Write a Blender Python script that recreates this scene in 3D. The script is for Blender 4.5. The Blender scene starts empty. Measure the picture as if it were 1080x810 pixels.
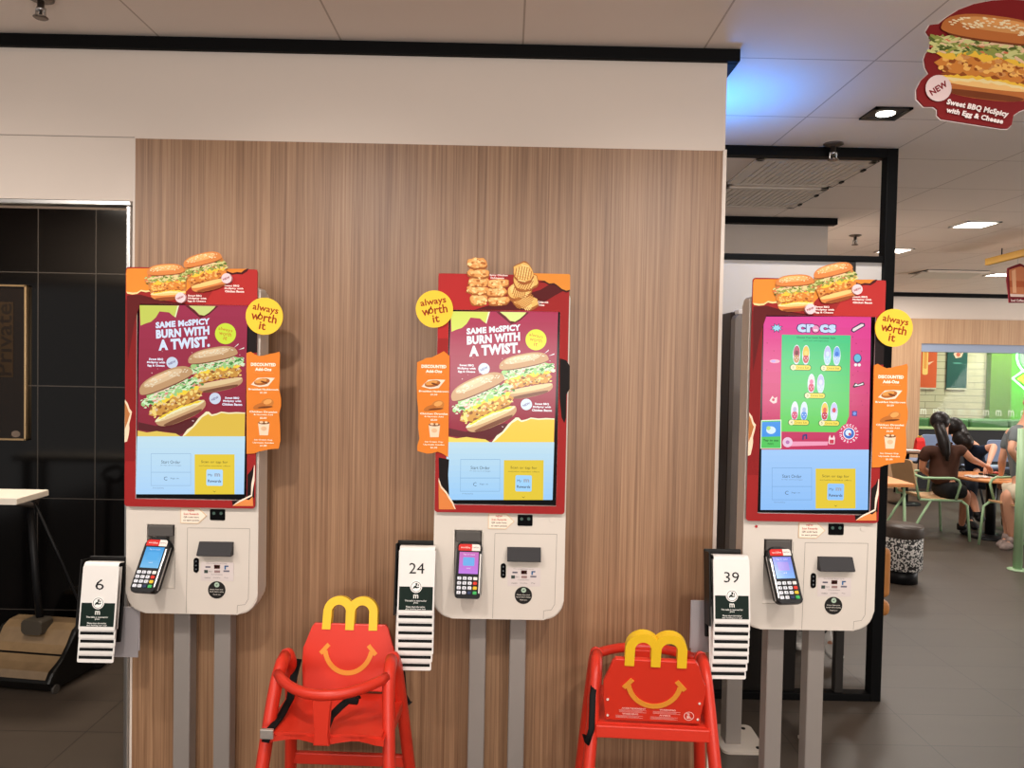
import bpy, bmesh, math, random
from mathutils import Vector, Matrix, Euler
from mathutils.noise import noise as pnoise
random.seed(7)
PI = math.pi
SC = bpy.context.scene
COL = SC.collection
R = math.radians

# ------------------------------------------------------------------ camera
FPX = 811.0
EYE = Vector((0, 0, 1.6))
CEIL = 2.653
YAW, PITCH, ROLL = -math.atan2(535-540, FPX), math.atan2(405-383, FPX), 0.0195
_f = Vector((math.sin(YAW)*math.cos(PITCH), math.cos(YAW)*math.cos(PITCH), -math.sin(PITCH)))
_r0 = _f.cross(Vector((0, 0, 1))).normalized()
_u0 = _r0.cross(_f)
_r = _r0*math.cos(ROLL) + _u0*math.sin(ROLL)
_u = -_r0*math.sin(ROLL) + _u0*math.cos(ROLL)
cam_data = bpy.data.cameras.new('camera')
cam = bpy.data.objects.new('camera', cam_data)
COL.objects.link(cam)
m = Matrix((_r, _u, -_f)).transposed().to_4x4()
m.translation = EYE
cam.matrix_world = m
cam_data.sensor_fit = 'HORIZONTAL'
cam_data.sensor_width = 36
cam_data.lens = 36*FPX/1080
cam_data.clip_start = .05
SC.camera = cam

def ray(x, y):
    return _f + _r*((x-540)/FPX) - _u*((y-405)/FPX)
def at(x, y, Y):
    d = ray(x, y); return EYE + d*(Y/d.y)
def atz(x, y, Z):
    d = ray(x, y); return EYE + d*((Z-EYE.z)/d.z)
def fl(x, y):
    return atz(x, y, 0)

# ------------------------------------------------------------------ colour / materials
def lin(c):
    return tuple((v/12.92 if v <= .04045 else ((v+.055)/1.055)**2.4) for v in [k/255 for k in c])
_mc = {}
def mat(name, rgb, rough=.5, metal=0, spec=None, emit=0, noise=0, nscale=30, coat=0):
    if name in _mc: return _mc[name]
    m = bpy.data.materials.new(name); m.use_nodes = True
    nt = m.node_tree; b = nt.nodes['Principled BSDF']
    c = lin(rgb)
    if spec is None: spec = .5 if max(rgb) > 90 else .2
    b.inputs['Base Color'].default_value = (*c, 1)
    b.inputs['Roughness'].default_value = rough
    b.inputs['Metallic'].default_value = metal
    b.inputs['Specular IOR Level'].default_value = spec
    if coat:
        b.inputs['Coat Weight'].default_value = coat
    if emit:
        b.inputs['Emission Color'].default_value = (*c, 1)
        b.inputs['Emission Strength'].default_value = emit
    if noise:
        tc = nt.nodes.new('ShaderNodeTexCoord'); n = nt.nodes.new('ShaderNodeTexNoise')
        n.inputs['Scale'].default_value = nscale; n.inputs['Detail'].default_value = 4
        nt.links.new(tc.outputs['Object'], n.inputs['Vector'])
        mr = nt.nodes.new('ShaderNodeMapRange')
        mr.inputs['To Min'].default_value = 1-noise; mr.inputs['To Max'].default_value = 1+noise
        nt.links.new(n.outputs['Fac'], mr.inputs['Value'])
        mx = nt.nodes.new('ShaderNodeVectorMath'); mx.operation = 'SCALE'
        mx.inputs[0].default_value = c
        nt.links.new(mr.outputs['Result'], mx.inputs['Scale'])
        nt.links.new(mx.outputs['Vector'], b.inputs['Base Color'])
    _mc[name] = m
    return m

def attr_mat(name, emit=0, rough=.6):
    m = bpy.data.materials.new(name); m.use_nodes = True
    nt = m.node_tree; b = nt.nodes['Principled BSDF']
    a = nt.nodes.new('ShaderNodeVertexColor'); a.layer_name = 'Col'
    b.inputs['Roughness'].default_value = rough; b.inputs['Specular IOR Level'].default_value = .18
    if emit:
        b.inputs['Base Color'].default_value = (.01, .01, .01, 1)
        b.inputs['Specular IOR Level'].default_value = .25
        nt.links.new(a.outputs['Color'], b.inputs['Emission Color'])
        b.inputs['Emission Strength'].default_value = emit
    else:
        nt.links.new(a.outputs['Color'], b.inputs['Base Color'])
    return m
PRINT = attr_mat('printed_card')
SCREEN = attr_mat('lit_screen', 1.0, .15)
SCREEN_DIM = attr_mat('lit_backdrop', .8, .4)

class Nodes:
    def __init__(s, name):
        s.m = bpy.data.materials.new(name); s.m.use_nodes = True
        s.nt = s.m.node_tree; s.b = s.nt.nodes['Principled BSDF']
    def n(s, t, **k):
        x = s.nt.nodes.new(t)
        for a, v in k.items(): setattr(x, a, v)
        return x
    def l(s, a, b): s.nt.links.new(a, b)
    def math(s, op, a, b=None, c=None):
        x = s.n('ShaderNodeMath', operation=op)
        for i, v in enumerate((a, b, c)):
            if v is None: continue
            if hasattr(v, 'is_linked') or hasattr(v, 'node'): s.l(v, x.inputs[i])
            else: x.inputs[i].default_value = v
        return x.outputs[0]

def grid_mat(name, base, line, sx, sy, ox, oy, lw, axes=(0, 1), rough=.5, spec=.5, var=.06, nz=.06, nscale=8, lrough=None, stretch=(1, 1, 1), offset_rows=0):
    N = Nodes(name)
    tc = N.n('ShaderNodeTexCoord'); sp = N.n('ShaderNodeSeparateXYZ')
    N.l(tc.outputs['Object'], sp.inputs[0])
    A, B = sp.outputs[axes[0]], sp.outputs[axes[1]]
    v = N.math('DIVIDE', N.math('SUBTRACT', B, oy), sy)
    iv = N.math('FLOOR', v)
    u = N.math('DIVIDE', N.math('SUBTRACT', A, ox), sx)
    if offset_rows:
        u = N.math('ADD', u, N.math('MULTIPLY', iv, offset_rows))
    iu = N.math('FLOOR', u)
    fu = N.math('FRACT', u); fv = N.math('FRACT', v)
    wu, wv = lw/sx/2, lw/sy/2
    eu = N.math('MINIMUM', fu, N.math('SUBTRACT', 1, fu)); ev = N.math('MINIMUM', fv, N.math('SUBTRACT', 1, fv))
    isl = N.math('MAXIMUM', N.math('LESS_THAN', eu, wu), N.math('LESS_THAN', ev, wv))
    cb = N.n('ShaderNodeCombineXYZ'); N.l(iu, cb.inputs[0]); N.l(iv, cb.inputs[1])
    wn = N.n('ShaderNodeTexWhiteNoise', noise_dimensions='3D'); N.l(cb.outputs[0], wn.inputs['Vector'])
    mp = N.n('ShaderNodeMapping'); mp.inputs['Scale'].default_value = stretch
    N.l(tc.outputs['Object'], mp.inputs['Vector'])
    no = N.n('ShaderNodeTexNoise'); no.inputs['Scale'].default_value = nscale; no.inputs['Detail'].default_value = 6
    N.l(mp.outputs[0], no.inputs['Vector'])
    f = N.math('ADD', 1-var-nz, N.math('ADD', N.math('MULTIPLY', wn.outputs['Value'], 2*var), N.math('MULTIPLY', no.outputs['Fac'], 2*nz)))
    sc = N.n('ShaderNodeVectorMath', operation='SCALE'); sc.inputs[0].default_value = lin(base); N.l(f, sc.inputs['Scale'])
    mx = N.n('ShaderNodeMix', data_type='RGBA'); N.l(isl, mx.inputs['Factor'])
    N.l(sc.outputs[0], mx.inputs['A']); mx.inputs['B'].default_value = (*lin(line), 1)
    N.l(mx.outputs['Result'], N.b.inputs['Base Color'])
    N.b.inputs['Roughness'].default_value = rough; N.b.inputs['Specular IOR Level'].default_value = spec
    return N.m

def wood_mat(name, c0, c1, axis=0, scale=70, rough=.45, seam=None):
    """fine straight grain along z (axis = the axis across the grain)"""
    N = Nodes(name)
    tc = N.n('ShaderNodeTexCoord')
    mp = N.n('ShaderNodeMapping'); s = [scale, scale, scale]; 
    s[2 if axis != 2 else 0] = 1.2
    mp.inputs['Scale'].default_value = s
    N.l(tc.outputs['Object'], mp.inputs['Vector'])
    n1 = N.n('ShaderNodeTexNoise'); n1.inputs['Scale'].default_value = 1; n1.inputs['Detail'].default_value = 5; n1.inputs['Roughness'].default_value = .7
    N.l(mp.outputs[0], n1.inputs['Vector'])
    mp2 = N.n('ShaderNodeMapping'); s2 = [9, 9, 9]; s2[2 if axis != 2 else 0] = .3; mp2.inputs['Scale'].default_value = s2
    N.l(tc.outputs['Object'], mp2.inputs['Vector'])
    n2 = N.n('ShaderNodeTexNoise'); n2.inputs['Scale'].default_value = 1; n2.inputs['Detail'].default_value = 2
    N.l(mp2.outputs[0], n2.inputs['Vector'])
    f = N.math('ADD', N.math('MULTIPLY', n1.outputs['Fac'], .75), N.math('MULTIPLY', n2.outputs['Fac'], .25))
    rp = N.n('ShaderNodeValToRGB'); rp.color_ramp.elements[0].position = .34; rp.color_ramp.elements[1].position = .66
    rp.color_ramp.elements[0].color = (*lin(c0), 1); rp.color_ramp.elements[1].color = (*lin(c1), 1)
    N.l(f, rp.inputs['Fac'])
    N.l(rp.outputs['Color'], N.b.inputs['Base Color'])
    N.b.inputs['Roughness'].default_value = rough
    return N.m

# ------------------------------------------------------------------ mesh builder
class MB:
    def __init__(s):
        s.bm = bmesh.new(); s.cl = s.bm.loops.layers.float_color.new('Col')
        s.mi = 0; s.col = (1, 1, 1, 1); s.M = Matrix.Identity(4)
    def use(s, i=0, rgb=None):
        s.mi = i
        if rgb: s.col = (*lin(rgb), 1)
        return s
    def face(s, pts, smooth=False):
        vs = [s.bm.verts.new(s.M @ Vector(p)) for p in pts]
        return s.vf(vs, smooth)
    def vf(s, vs, smooth=False):
        try: f = s.bm.faces.new(vs)
        except ValueError: return None
        f.material_index = s.mi; f.smooth = smooth
        for l in f.loops: l[s.cl] = s.col
        return f
    def _take(s, bm2, M, smooth):
        mp = {v: s.bm.verts.new(s.M @ (M @ v.co)) for v in bm2.verts}
        for f in bm2.faces: s.vf([mp[v] for v in f.verts], smooth if smooth is not None else f.smooth)
        bm2.free()
    def box(s, c, size, rot=(0, 0, 0), bev=0, seg=2):
        b = bmesh.new(); bmesh.ops.create_cube(b, size=1)
        for v in b.verts: v.co = Vector((v.co.x*size[0], v.co.y*size[1], v.co.z*size[2]))
        if bev: bmesh.ops.bevel(b, geom=b.edges[:], offset=bev, segments=seg, affect='EDGES', profile=.5)
        M = Matrix.Translation(c) @ Euler(rot).to_matrix().to_4x4()
        s._take(b, M, False); return s
    def bb(s, lo, hi, bev=0, seg=2):
        lo, hi = Vector(lo), Vector(hi)
        return s.box((lo+hi)/2, hi-lo, bev=bev, seg=seg)
    def sph(s, c, r, sz=(1, 1, 1), rot=(0, 0, 0), u=16, v=10):
        b = bmesh.new(); bmesh.ops.create_uvsphere(b, u_segments=u, v_segments=v, radius=1)
        M = Matrix.Translation(c) @ Euler(rot).to_matrix().to_4x4() @ Matrix.Diagonal((r*sz[0], r*sz[1], r*sz[2], 1))
        s._take(b, M, True); return s
    def tube(s, pts, r, n=10, close=False, caps=True, flat=None):
        """sweep along a polyline; r scalar or list; flat=(a,b) elliptical factors"""
        P = [Vector(p) for p in pts]; k = len(P)
        rs = r if isinstance(r, (list, tuple)) else [r]*k
        rings = []; prev = None
        for i, p in enumerate(P):
            if close: t = P[(i+1) % k]-P[i-1]
            else: t = (P[min(i+1, k-1)]-P[max(i-1, 0)])
            t = t.normalized() if t.length > 1e-9 else Vector((0, 0, 1))
            if prev is None:
                a = Vector((1, 0, 0)) if abs(t.x) < .9 else Vector((0, 1, 0))
                nn = (a - t*a.dot(t)).normalized()
            else:
                nn = (prev - t*prev.dot(t)).normalized()
            prev = nn; bb = t.cross(nn)
            fa, fb = flat or (1, 1)
            rings.append([s.bm.verts.new(s.M @ (p + nn*(math.cos(2*PI*j/n)*rs[i]*fa) + bb*(math.sin(2*PI*j/n)*rs[i]*fb))) for j in range(n)])
        for i in range(k if close else k-1):
            A, B = rings[i], rings[(i+1) % k]
            for j in range(n): s.vf([A[j], A[(j+1) % n], B[(j+1) % n], B[j]], True)
        if caps and not close:
            s.vf(rings[0][::-1]); s.vf(rings[-1])
        return s
    def bar(s, a, b, w, t, up=(0, 0, 1), bev=.004):
        """rectangular bar from a to b; w across, t along up"""
        a, b = Vector(a), Vector(b); d = b-a; L = d.length; z = d.normalized()
        x = z.cross(Vector(up)).normalized(); y = z.cross(x)
        bm2 = bmesh.new(); bmesh.ops.create_cube(bm2, size=1)
        for v in bm2.verts: v.co = Vector((v.co.x*w, v.co.y*t, v.co.z*L))
        if bev: bmesh.ops.bevel(bm2, geom=bm2.edges[:], offset=bev, segments=2, affect='EDGES', profile=.5)
        M = Matrix((x, y, z)).transposed().to_4x4(); M.translation = (a+b)/2
        s._take(bm2, M, False); return s
    def cyl(s, a, b, r, n=20, r2=None):
        return s.tube([a, b], [r, r if r2 is None else r2], n)
    def lathe(s, prof, n=28, c=(0, 0, 0), smooth=True):
        c = Vector(c); rings = []
        for (r, z) in prof:
            rings.append([s.bm.verts.new(s.M @ (c+Vector((r*math.cos(2*PI*j/n), r*math.sin(2*PI*j/n), z)))) for j in range(n)])
        for A, B in zip(rings, rings[1:]):
            for j in range(n): s.vf([A[j], A[(j+1) % n], B[(j+1) % n], B[j]], smooth)
        s.vf(rings[0][::-1]); s.vf(rings[-1]); return s
    def prism(s, poly, y0, y1, bev=0):
        """poly in (x,z), extruded y0..y1"""
        b = bmesh.new()
        a = sum(poly[i][0]*poly[(i+1) % len(poly)][1]-poly[(i+1) % len(poly)][0]*poly[i][1] for i in range(len(poly)))
        if a < 0: poly = poly[::-1]
        v0 = [b.verts.new((x, y0, z)) for x, z in poly]
        v1 = [b.verts.new((x, y1, z)) for x, z in poly]
        f0 = b.faces.new(v0); f1 = b.faces.new(v1[::-1])
        k = len(poly)
        for i in range(k): b.faces.new([v0[i], v1[i], v1[(i+1) % k], v0[(i+1) % k]])
        if bev:
            es = [e for e in f0.edges] + [e for e in f1.edges]
            bmesh.ops.bevel(b, geom=es, offset=bev, segments=2, affect='EDGES', profile=.5)
        s._take(b, Matrix.Identity(4), False); return s
    def poly(s, pts, y):
        """flat printed polygon facing -y, pts (x,z)"""
        a = sum(pts[i][0]*pts[(i+1) % len(pts)][1]-pts[(i+1) % len(pts)][0]*pts[i][1] for i in range(len(pts)))
        if a < 0: pts = pts[::-1]
        s.face([(x, y, z) for x, z in pts]); return s
    def build(s, name, mats, parent=None, loc=None):
        me = bpy.data.meshes.new(name)
        s.bm.to_mesh(me); s.bm.free()
        for m_ in (mats if isinstance(mats, (list, tuple)) else [mats]): me.materials.append(m_)
        o = bpy.data.objects.new(name, me); COL.objects.link(o)
        if parent: o.parent = parent
        if loc is not None: o.location = loc
        return o

def tag(o, label=None, cat=None, group=None, kind=None):
    if label: o['label'] = label
    if cat: o['category'] = cat
    if group: o['group'] = group
    if kind: o['kind'] = kind
    return o
def thing(name, label, cat, loc=(0, 0, 0), rz=0, group=None):
    o = bpy.data.objects.new(name, None); COL.objects.link(o)
    o.location = loc; o.rotation_euler = (0, 0, rz); o.empty_display_size = .1
    return tag(o, label, cat, group)
def struct(o): o['kind'] = 'structure'; return o

def evalmesh(o):
    dg = bpy.context.evaluated_depsgraph_get()
    return bpy.data.meshes.new_from_object(o.evaluated_get(dg), depsgraph=dg)

def boolcut(o, cutter):
    md = o.modifiers.new('b', 'BOOLEAN'); md.object = cutter; md.operation = 'DIFFERENCE'; md.solver = 'EXACT'
    bpy.context.view_layer.update()
    me = evalmesh(o); o.modifiers.clear(); old = o.data; o.data = me
    bpy.data.meshes.remove(old)
    bpy.data.objects.remove(cutter)

def rrect(x0, z0, x1, z1, r, n=6, rs=None):
    """rounded rectangle polygon; rs = radii (bl, br, tr, tl)"""
    rs = rs or (r, r, r, r); pts = []
    for (cx, cz, a0, q) in ((x0, z0, PI, 0), (x1, z0, 1.5*PI, 1), (x1, z1, 0, 2), (x0, z1, .5*PI, 3)):
        rr = rs[q]
        ox = cx+rr if q in (0, 3) else cx-rr; oz = cz+rr if q in (0, 1) else cz-rr
        if rr == 0: pts.append((cx, cz)); continue
        for i in range(n+1):
            a = a0+.5*PI*i/n; pts.append((ox+rr*math.cos(a), oz+rr*math.sin(a)))
    return pts
def circ(cx, cz, r, n=28, ry=None):
    return [(cx+r*math.cos(2*PI*i/n), cz+(ry or r)*math.sin(2*PI*i/n)) for i in range(n)]

# ------------------------------------------------------------------ lettering
_tc = {}
def glyphs(s, bold=0, res=2):
    key = (s, bold)
    if key in _tc: return _tc[key]
    cu = bpy.data.curves.new('t', 'FONT'); cu.body = s; cu.size = 1; cu.resolution_u = res; cu.offset = bold
    cu.align_x = 'CENTER'; cu.align_y = 'CENTER'
    if bold: cu.space_character = 1+bold*1.2
    o = bpy.data.objects.new('t', cu); COL.objects.link(o)
    me = evalmesh(o)
    V = [(v.co.x, v.co.y) for v in me.vertices]; F = [tuple(p.vertices) for p in me.polygons]
    bpy.data.objects.remove(o); bpy.data.curves.remove(cu); bpy.data.meshes.remove(me)
    if V:
        x0, x1 = min(v[0] for v in V), max(v[0] for v in V); y0, y1 = min(v[1] for v in V), max(v[1] for v in V)
    else: x0 = x1 = y0 = y1 = 0
    _tc[key] = (V, F, x0, x1, y0, y1); return _tc[key]
def text(mb, s, cx, cz, y, w=None, h=None, rot=0, bold=0, shear=0):
    """text centred at (cx,cz) on plane y (facing -y), fitted to width w and/or height h"""
    V, F, x0, x1, y0, y1 = glyphs(s, bold)
    if not V: return
    sx = w/(x1-x0) if w else None; sy = h/(y1-y0) if h else None
    sx = sx or sy; sy = sy or sx
    c, sn = math.cos(rot), math.sin(rot)
    vs = []
    for (a, b) in V:
        px = (a-(x0+x1)/2)*sx; pz = (b-(y0+y1)/2)*sy; px += shear*pz
        vs.append(mb.bm.verts.new(mb.M @ Vector((cx+px*c-pz*sn, y, cz+px*sn+pz*c))))
    for f in F:
        vv = [vs[i] for i in f]
        a = sum(V[f[i]][0]*V[f[(i+1) % len(f)]][1]-V[f[(i+1) % len(f)]][0]*V[f[i]][1] for i in range(len(f)))
        mb.vf(vv if a > 0 else vv[::-1])
# ------------------------------------------------------------------ printed food
PAL_PRINT = dict(bun=(214, 132, 70), bunhi=(240, 172, 106), bundk=(146, 74, 36), crumb=(248, 198, 124), chick=(212, 132, 56), chhi=(248, 190, 100), chdk=(152, 78, 30),
                 cheese=(246, 196, 66), egg=(246, 222, 160), let=(150, 158, 78), lethi=(214, 212, 140), letdk=(84, 98, 40), sauce=(236, 196, 156), seed=(246, 226, 184), tom=(222, 120, 84))
PAL_SCR = dict(bun=(196, 152, 108), bunhi=(226, 192, 150), bundk=(120, 70, 46), crumb=(232, 202, 150), chick=(206, 146, 62), chhi=(246, 214, 120), chdk=(140, 84, 34),
               cheese=(250, 214, 60), egg=(244, 238, 190), let=(160, 206, 128), lethi=(216, 242, 196), letdk=(74, 136, 66), sauce=(240, 214, 190), seed=(240, 226, 196), tom=(226, 140, 130))

def burger(mb, cx, cz, w, rot, y, P, seed=1, hh=1.0, flip=1, seeds=40, onlybun=None, egg=True, dens=1.0):
    rnd = random.Random(seed); c, s = math.cos(rot), math.sin(rot); k = [0]
    def T(u, v):
        u *= flip*w; v *= w*hh
        return (cx+u*c-v*s, cz+u*s+v*c)
    def lay():
        k[0] += 1; return y-.00022*k[0]
    def shape(pts, rgb):
        mb.use(mb.mi, rgb); mb.poly([T(*p) for p in pts], lay())
    def band(u0, u1, lo, hi, rgb, jlo, jhi, n=26, bow=.05):
        top, bot = [], []
        for i in range(n+1):
            t = i/n; u = u0+(u1-u0)*t; b = -bow*(2*t-1)**2; e = (1-abs(2*t-1)**6)
            mid = (lo+hi)/2
            top.append((u+rnd.uniform(-.008, .008), b+mid+(hi-mid)*e+rnd.uniform(-1, 1)*jhi*e)); bot.append((u+rnd.uniform(-.008, .008), b+mid+(lo-mid)*e+rnd.uniform(-1, 1)*jlo*e))
        shape(bot+top[::-1], rgb)
    def specks(u0, u1, lo, hi, cols, n, r, asp=2.0, bow=.05):
        yy = lay(); n = int(n*dens)
        for i in range(n):
            t = rnd.random(); u = u0+(u1-u0)*t; v = lo+(hi-lo)*rnd.random()-bow*(2*t-1)**2
            a = rnd.uniform(-.7, .7); rr = r*rnd.uniform(.5, 1.3); pts = []
            for q in range(7):
                an = 2*PI*q/7; p, z = rr*asp*math.cos(an)*rnd.uniform(.7, 1.2), rr*math.sin(an)*rnd.uniform(.7, 1.2)
                pts.append(T(u+p*math.cos(a)-z*math.sin(a), v+p*math.sin(a)+z*math.cos(a)))
            mb.use(mb.mi, rnd.choice(cols)); mb.poly(pts, yy-4e-6*i)
        k[0] += 1+int(n*4e-6/.00022)
    def dome(lo, hi, u0, u1, rgb, up, pw=.42):
        n = 24; pts = []
        for i in range(n+1):
            a = PI*i/n; cu = math.cos(a); pts.append(((u0+u1)/2-(u1-u0)/2*(abs(cu)**.85)*(1 if cu > 0 else -1), (lo+(hi-lo)*math.sin(a)**pw) ))
        n2 = 12
        back = [(u1-(u1-u0)*i/n2, lo+(-.03 if up else .03)*math.sin(PI*i/n2)) for i in range(1, n2)]
        shape(pts+back, rgb)
    def bun(u, v, rx, up, dn, rgb):
        n = 30; pts = []
        for i in range(n):
            a = 2*PI*i/n; ca, sa = math.cos(a), math.sin(a)
            pts.append((u+rx*math.copysign(abs(ca)**.75, ca), v+(up if sa > 0 else dn)*math.copysign(abs(sa)**.85, sa)))
        shape(pts, rgb)
    # bottom bun
    bun(.01, -.29, .43, .05, .15, P['bun'])
    bun(.01, -.385, .33, .02, .05, P['bundk'])
    bun(.01, -.27, .425, .04, .055, P['crumb'])
    if egg:
        band(-.43, .42, -.27, -.19, P['egg'], .01, .01)
        band(-.38, .40, -.24, -.19, P['cheese'], .012, .008)
    band(-.36, .40, -.21, -.16, P['chdk'], .015, .01)
    band(-.47, .46, -.20, .04, P['chick'], .025, .02)
    specks(-.43, .42, -.17, .01, [P['chhi'], P['chdk'], P['chhi'], P['chick'], P['bunhi']], 90, .022, 1.4)
    band(-.36, .46, -.03, .06, P['cheese'], .045, .01, 12)
    band(-.52, .53, .01, .19, P['let'], .05, .045, 40)
    specks(-.50, .51, .01, .18, [P['lethi'], P['letdk'], P['lethi'], P['let'], P['sauce'], P['tom']], 120, .016, 2.6)
    band(-.34, .38, .11, .17, P['sauce'], .015, .01)
    specks(-.47, .47, .05, .16, [P['lethi'], P['letdk'], P['let']], 50, .014, 3)
    bun(0, .19, .40, .03, .05, P['bundk'])
    bun(0, .225, .455, .19, .065, P['bun'])
    bun(-.02, .315, .33, .075, .06, P['bunhi'])
    bun(-.05, .35, .2, .035, .03, tuple(min(255, v*1.07) for v in P['bunhi']))
    yy = lay(); 
    for i in range(seeds):
        a = rnd.uniform(.12, PI-.12); q = rnd.uniform(.45, .97)
        u, v = -.42*math.cos(a)*q, .22+.17*math.sin(a)**.7*q
        mb.use(mb.mi, P['seed']); mb.poly([T(u+.014*math.cos(t)*(1.2), v+.008*math.sin(t)) for t in [2*PI*j/6 for j in range(6)]], yy-4e-6*i)
    k[0] += 2
    return y-.00022*(k[0]+1)

def torn(p0, p1, n, amp, seed):
    rnd = random.Random(seed)
    return [(p0[0]+(p1[0]-p0[0])*i/n+rnd.uniform(-1, 1)*amp*.4, p0[1]+(p1[1]-p0[1])*i/n+rnd.uniform(-1, 1)*amp) for i in range(1, n)]

# ------------------------------------------------------------------ kiosks
WHITE = mat('kiosk_white', (214, 204, 193), .38, noise=.012, nscale=6)
WHITE2 = mat('kiosk_side_cream', (220, 208, 192), .45)
GREYP = mat('grey_powder_coat', (150, 142, 136), .42, .25, noise=.02, nscale=12)
BLACK = mat('black_plastic', (20, 20, 22), .4)
BLACKG = mat('black_gloss', (10, 10, 12), .12)
SEAM = mat('seam_grey', (120, 110, 102), .7)
CHROME = mat('brushed_steel', (190, 188, 186), .3, 1.0)
INK = mat('ink', (30, 28, 28), .6)
KY = [2.40, 2.40, 2.35]
KTL = [(148, 322), (475.5, 329), (805, 334)]
S0 = 2.40/811
KL = []
for i in range(3):
    t = at(*KTL[i], KY[i]); KL.append(Vector((t.x+57*S0, KY[i], 0)))
def LK(i):
    def f(x, y):
        p = at(x, y, KY[i]); return (p.x-KL[i].x, p.z)
    return f
L1 = LK(0)
def l1s(*pts): return [L1(*p) for p in pts]

def addons(o_parent, T, pts, xc, ys, name='add_on_placard'):
    """orange placard. T maps px->local; pts outline; xc centre px; ys = y px of title"""
    mb = MB(); mb.use(0, (222, 126, 44))
    P = [T(*p) for p in pts]
    mb.prism(P, -.017, -.0135)
    y = -.0174
    # lower warm tone of the print
    def bx(x, yy, w, rgb, h=1.6, rot=0):
        mb.use(0, rgb); a = T(x-w/2, yy-h/2); b = T(x+w/2, yy+h/2); mb.poly([(a[0], b[1]), (b[0], b[1]), (b[0], a[1]), (a[0], a[1])], y)
    def tx(s, x, yy, w, rgb=(255, 240, 222), h=None, bold=.03):
        mb.use(0, rgb); c = T(x, yy); text(mb, s, c[0], c[1], y-.0002, w=w*S0, h=h*S0 if h else None, bold=bold)
    def el(x, yy, rx, ry, rgb, dy=0, rot=0):
        mb.use(0, rgb); c = T(x, yy); p = [(c[0]+S0*(rx*math.cos(t)*math.cos(rot)-ry*math.sin(t)*math.sin(rot)), c[1]+S0*(rx*math.cos(t)*math.sin(rot)+ry*math.sin(t)*math.cos(rot))) for t in [2*PI*j/14 for j in range(14)]]
        mb.poly(p, y-dy)
    d = ys
    tx('DISCOUNTED', xc, d, 26, h=3.6, bold=.05); tx('Add-Ons', xc, d+5, 17, h=3.4, bold=.05); bx(xc, d+8.6, 22, (250, 214, 170), .5)
    # hash brown on paper
    mb.use(0, (236, 216, 196)); mb.poly([T(xc-13, d+21), T(xc-4, d+23.5), T(xc+5, d+22.5), T(xc+12, d+14), T(xc+3, d+13.5), T(xc-6, d+14)], y)
    el(xc-1.5, d+18, 8.5, 3.6, (168, 96, 40), .0004, .18); el(xc-2.5, d+17, 6.5, 2.3, (216, 148, 76), .0006, .2); el(xc+1, d+18.5, 4, 1, (110, 56, 24), .0008, -.3)
    tx('Breakfast Hashbrown', xc, d+26, 31, h=1.9); tx('$1.50', xc, d+29.5, 7, h=2)
    # drumstick
    el(xc+4, d+40.5, 7, 5, (196, 122, 56), .0003, .3); el(xc-4, d+43.5, 7, 2.8, (182, 106, 46), .0004, .35); el(xc+4.5, d+39, 4.5, 2.5, (226, 158, 88), .0005, .3); el(xc+2, d+44.6, 8, 1, (110, 58, 24), .0006, .1)
    tx('Chicken Drumlet', xc, d+49.5, 29, h=2); tx('& Nuggets Add', xc, d+52.7, 20, h=1.9); tx('$2.50', xc, d+56, 7, h=2)
    # cup
    mb.use(0, (238, 208, 180)); mb.poly([T(xc-5.5, d+61), T(xc+6.5, d+61), T(xc+5, d+74), T(xc-4, d+74)], y)
    el(xc+.5, d+61, 6, 1.6, (120, 74, 40), .0004); el(xc-2, d+60.3, 2, 1.2, (230, 196, 160), .0006); el(xc+3, d+60.4, 1.6, 1, (236, 206, 170), .0006)
    el(xc+.5, d+67, 3, 2.4, (222, 180, 142), .0006)
    tx('Ice Cream Cup', xc, d+79, 19, h=1.8); tx('Upgrade Sundae', xc, d+82, 22, h=1.8); tx('$1.00', xc, d+85, 7, h=2)
    return mb.build(name, PRINT, o_parent)

def round_sign(parent, T, x, y, rot):
    mb = MB(); c = T(x, y); r = 19.4*S0
    mb.use(0, (246, 200, 62)); mb.prism(circ(c[0], c[1], r, 40), -.021, -.0175)
    for s, dx, dz, w in (('always', 0, 7.2, 27), ('w rth', 0, -1, 27), ('it', 0, -10.2, 7)):
        mb.use(0, (150, 52, 20))
        px, pz = c[0]+S0*(dx*math.cos(rot)-dz*math.sin(rot)), c[1]+S0*(dx*math.sin(rot)+dz*math.cos(rot))
        text(mb, s, px, pz, -.0214, w=w*S0, h=(9.5 if s != 'it' else 8.5)*S0*(.95), rot=rot, bold=.02)
    # the o of worth: a small pair of arches over a bowl
    px, pz = c[0]+S0*(-4.0*math.cos(rot)+1.5*math.sin(rot)), c[1]+S0*(-4.0*math.sin(rot)-1.5*math.cos(rot))
    ring = circ(px, pz, 2.9*S0, 16); inn = circ(px, pz, 1.6*S0, 16)
    for j in range(16):
        k = (j+1) % 16; mb.face([(ring[j][0], -.0214, ring[j][1]), (ring[k][0], -.0214, ring[k][1]), (inn[k][0], -.0214, inn[k][1]), (inn[j][0], -.0214, inn[j][1])][::1])
    mb.poly([(px-1.2*S0, pz+2.4*S0), (px+1.2*S0, pz+2.4*S0), (px+.4*S0, pz+5*S0), (px-.4*S0, pz+5*S0)], -.0214)
    return mb.build('round_sign', PRINT, parent)

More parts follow.
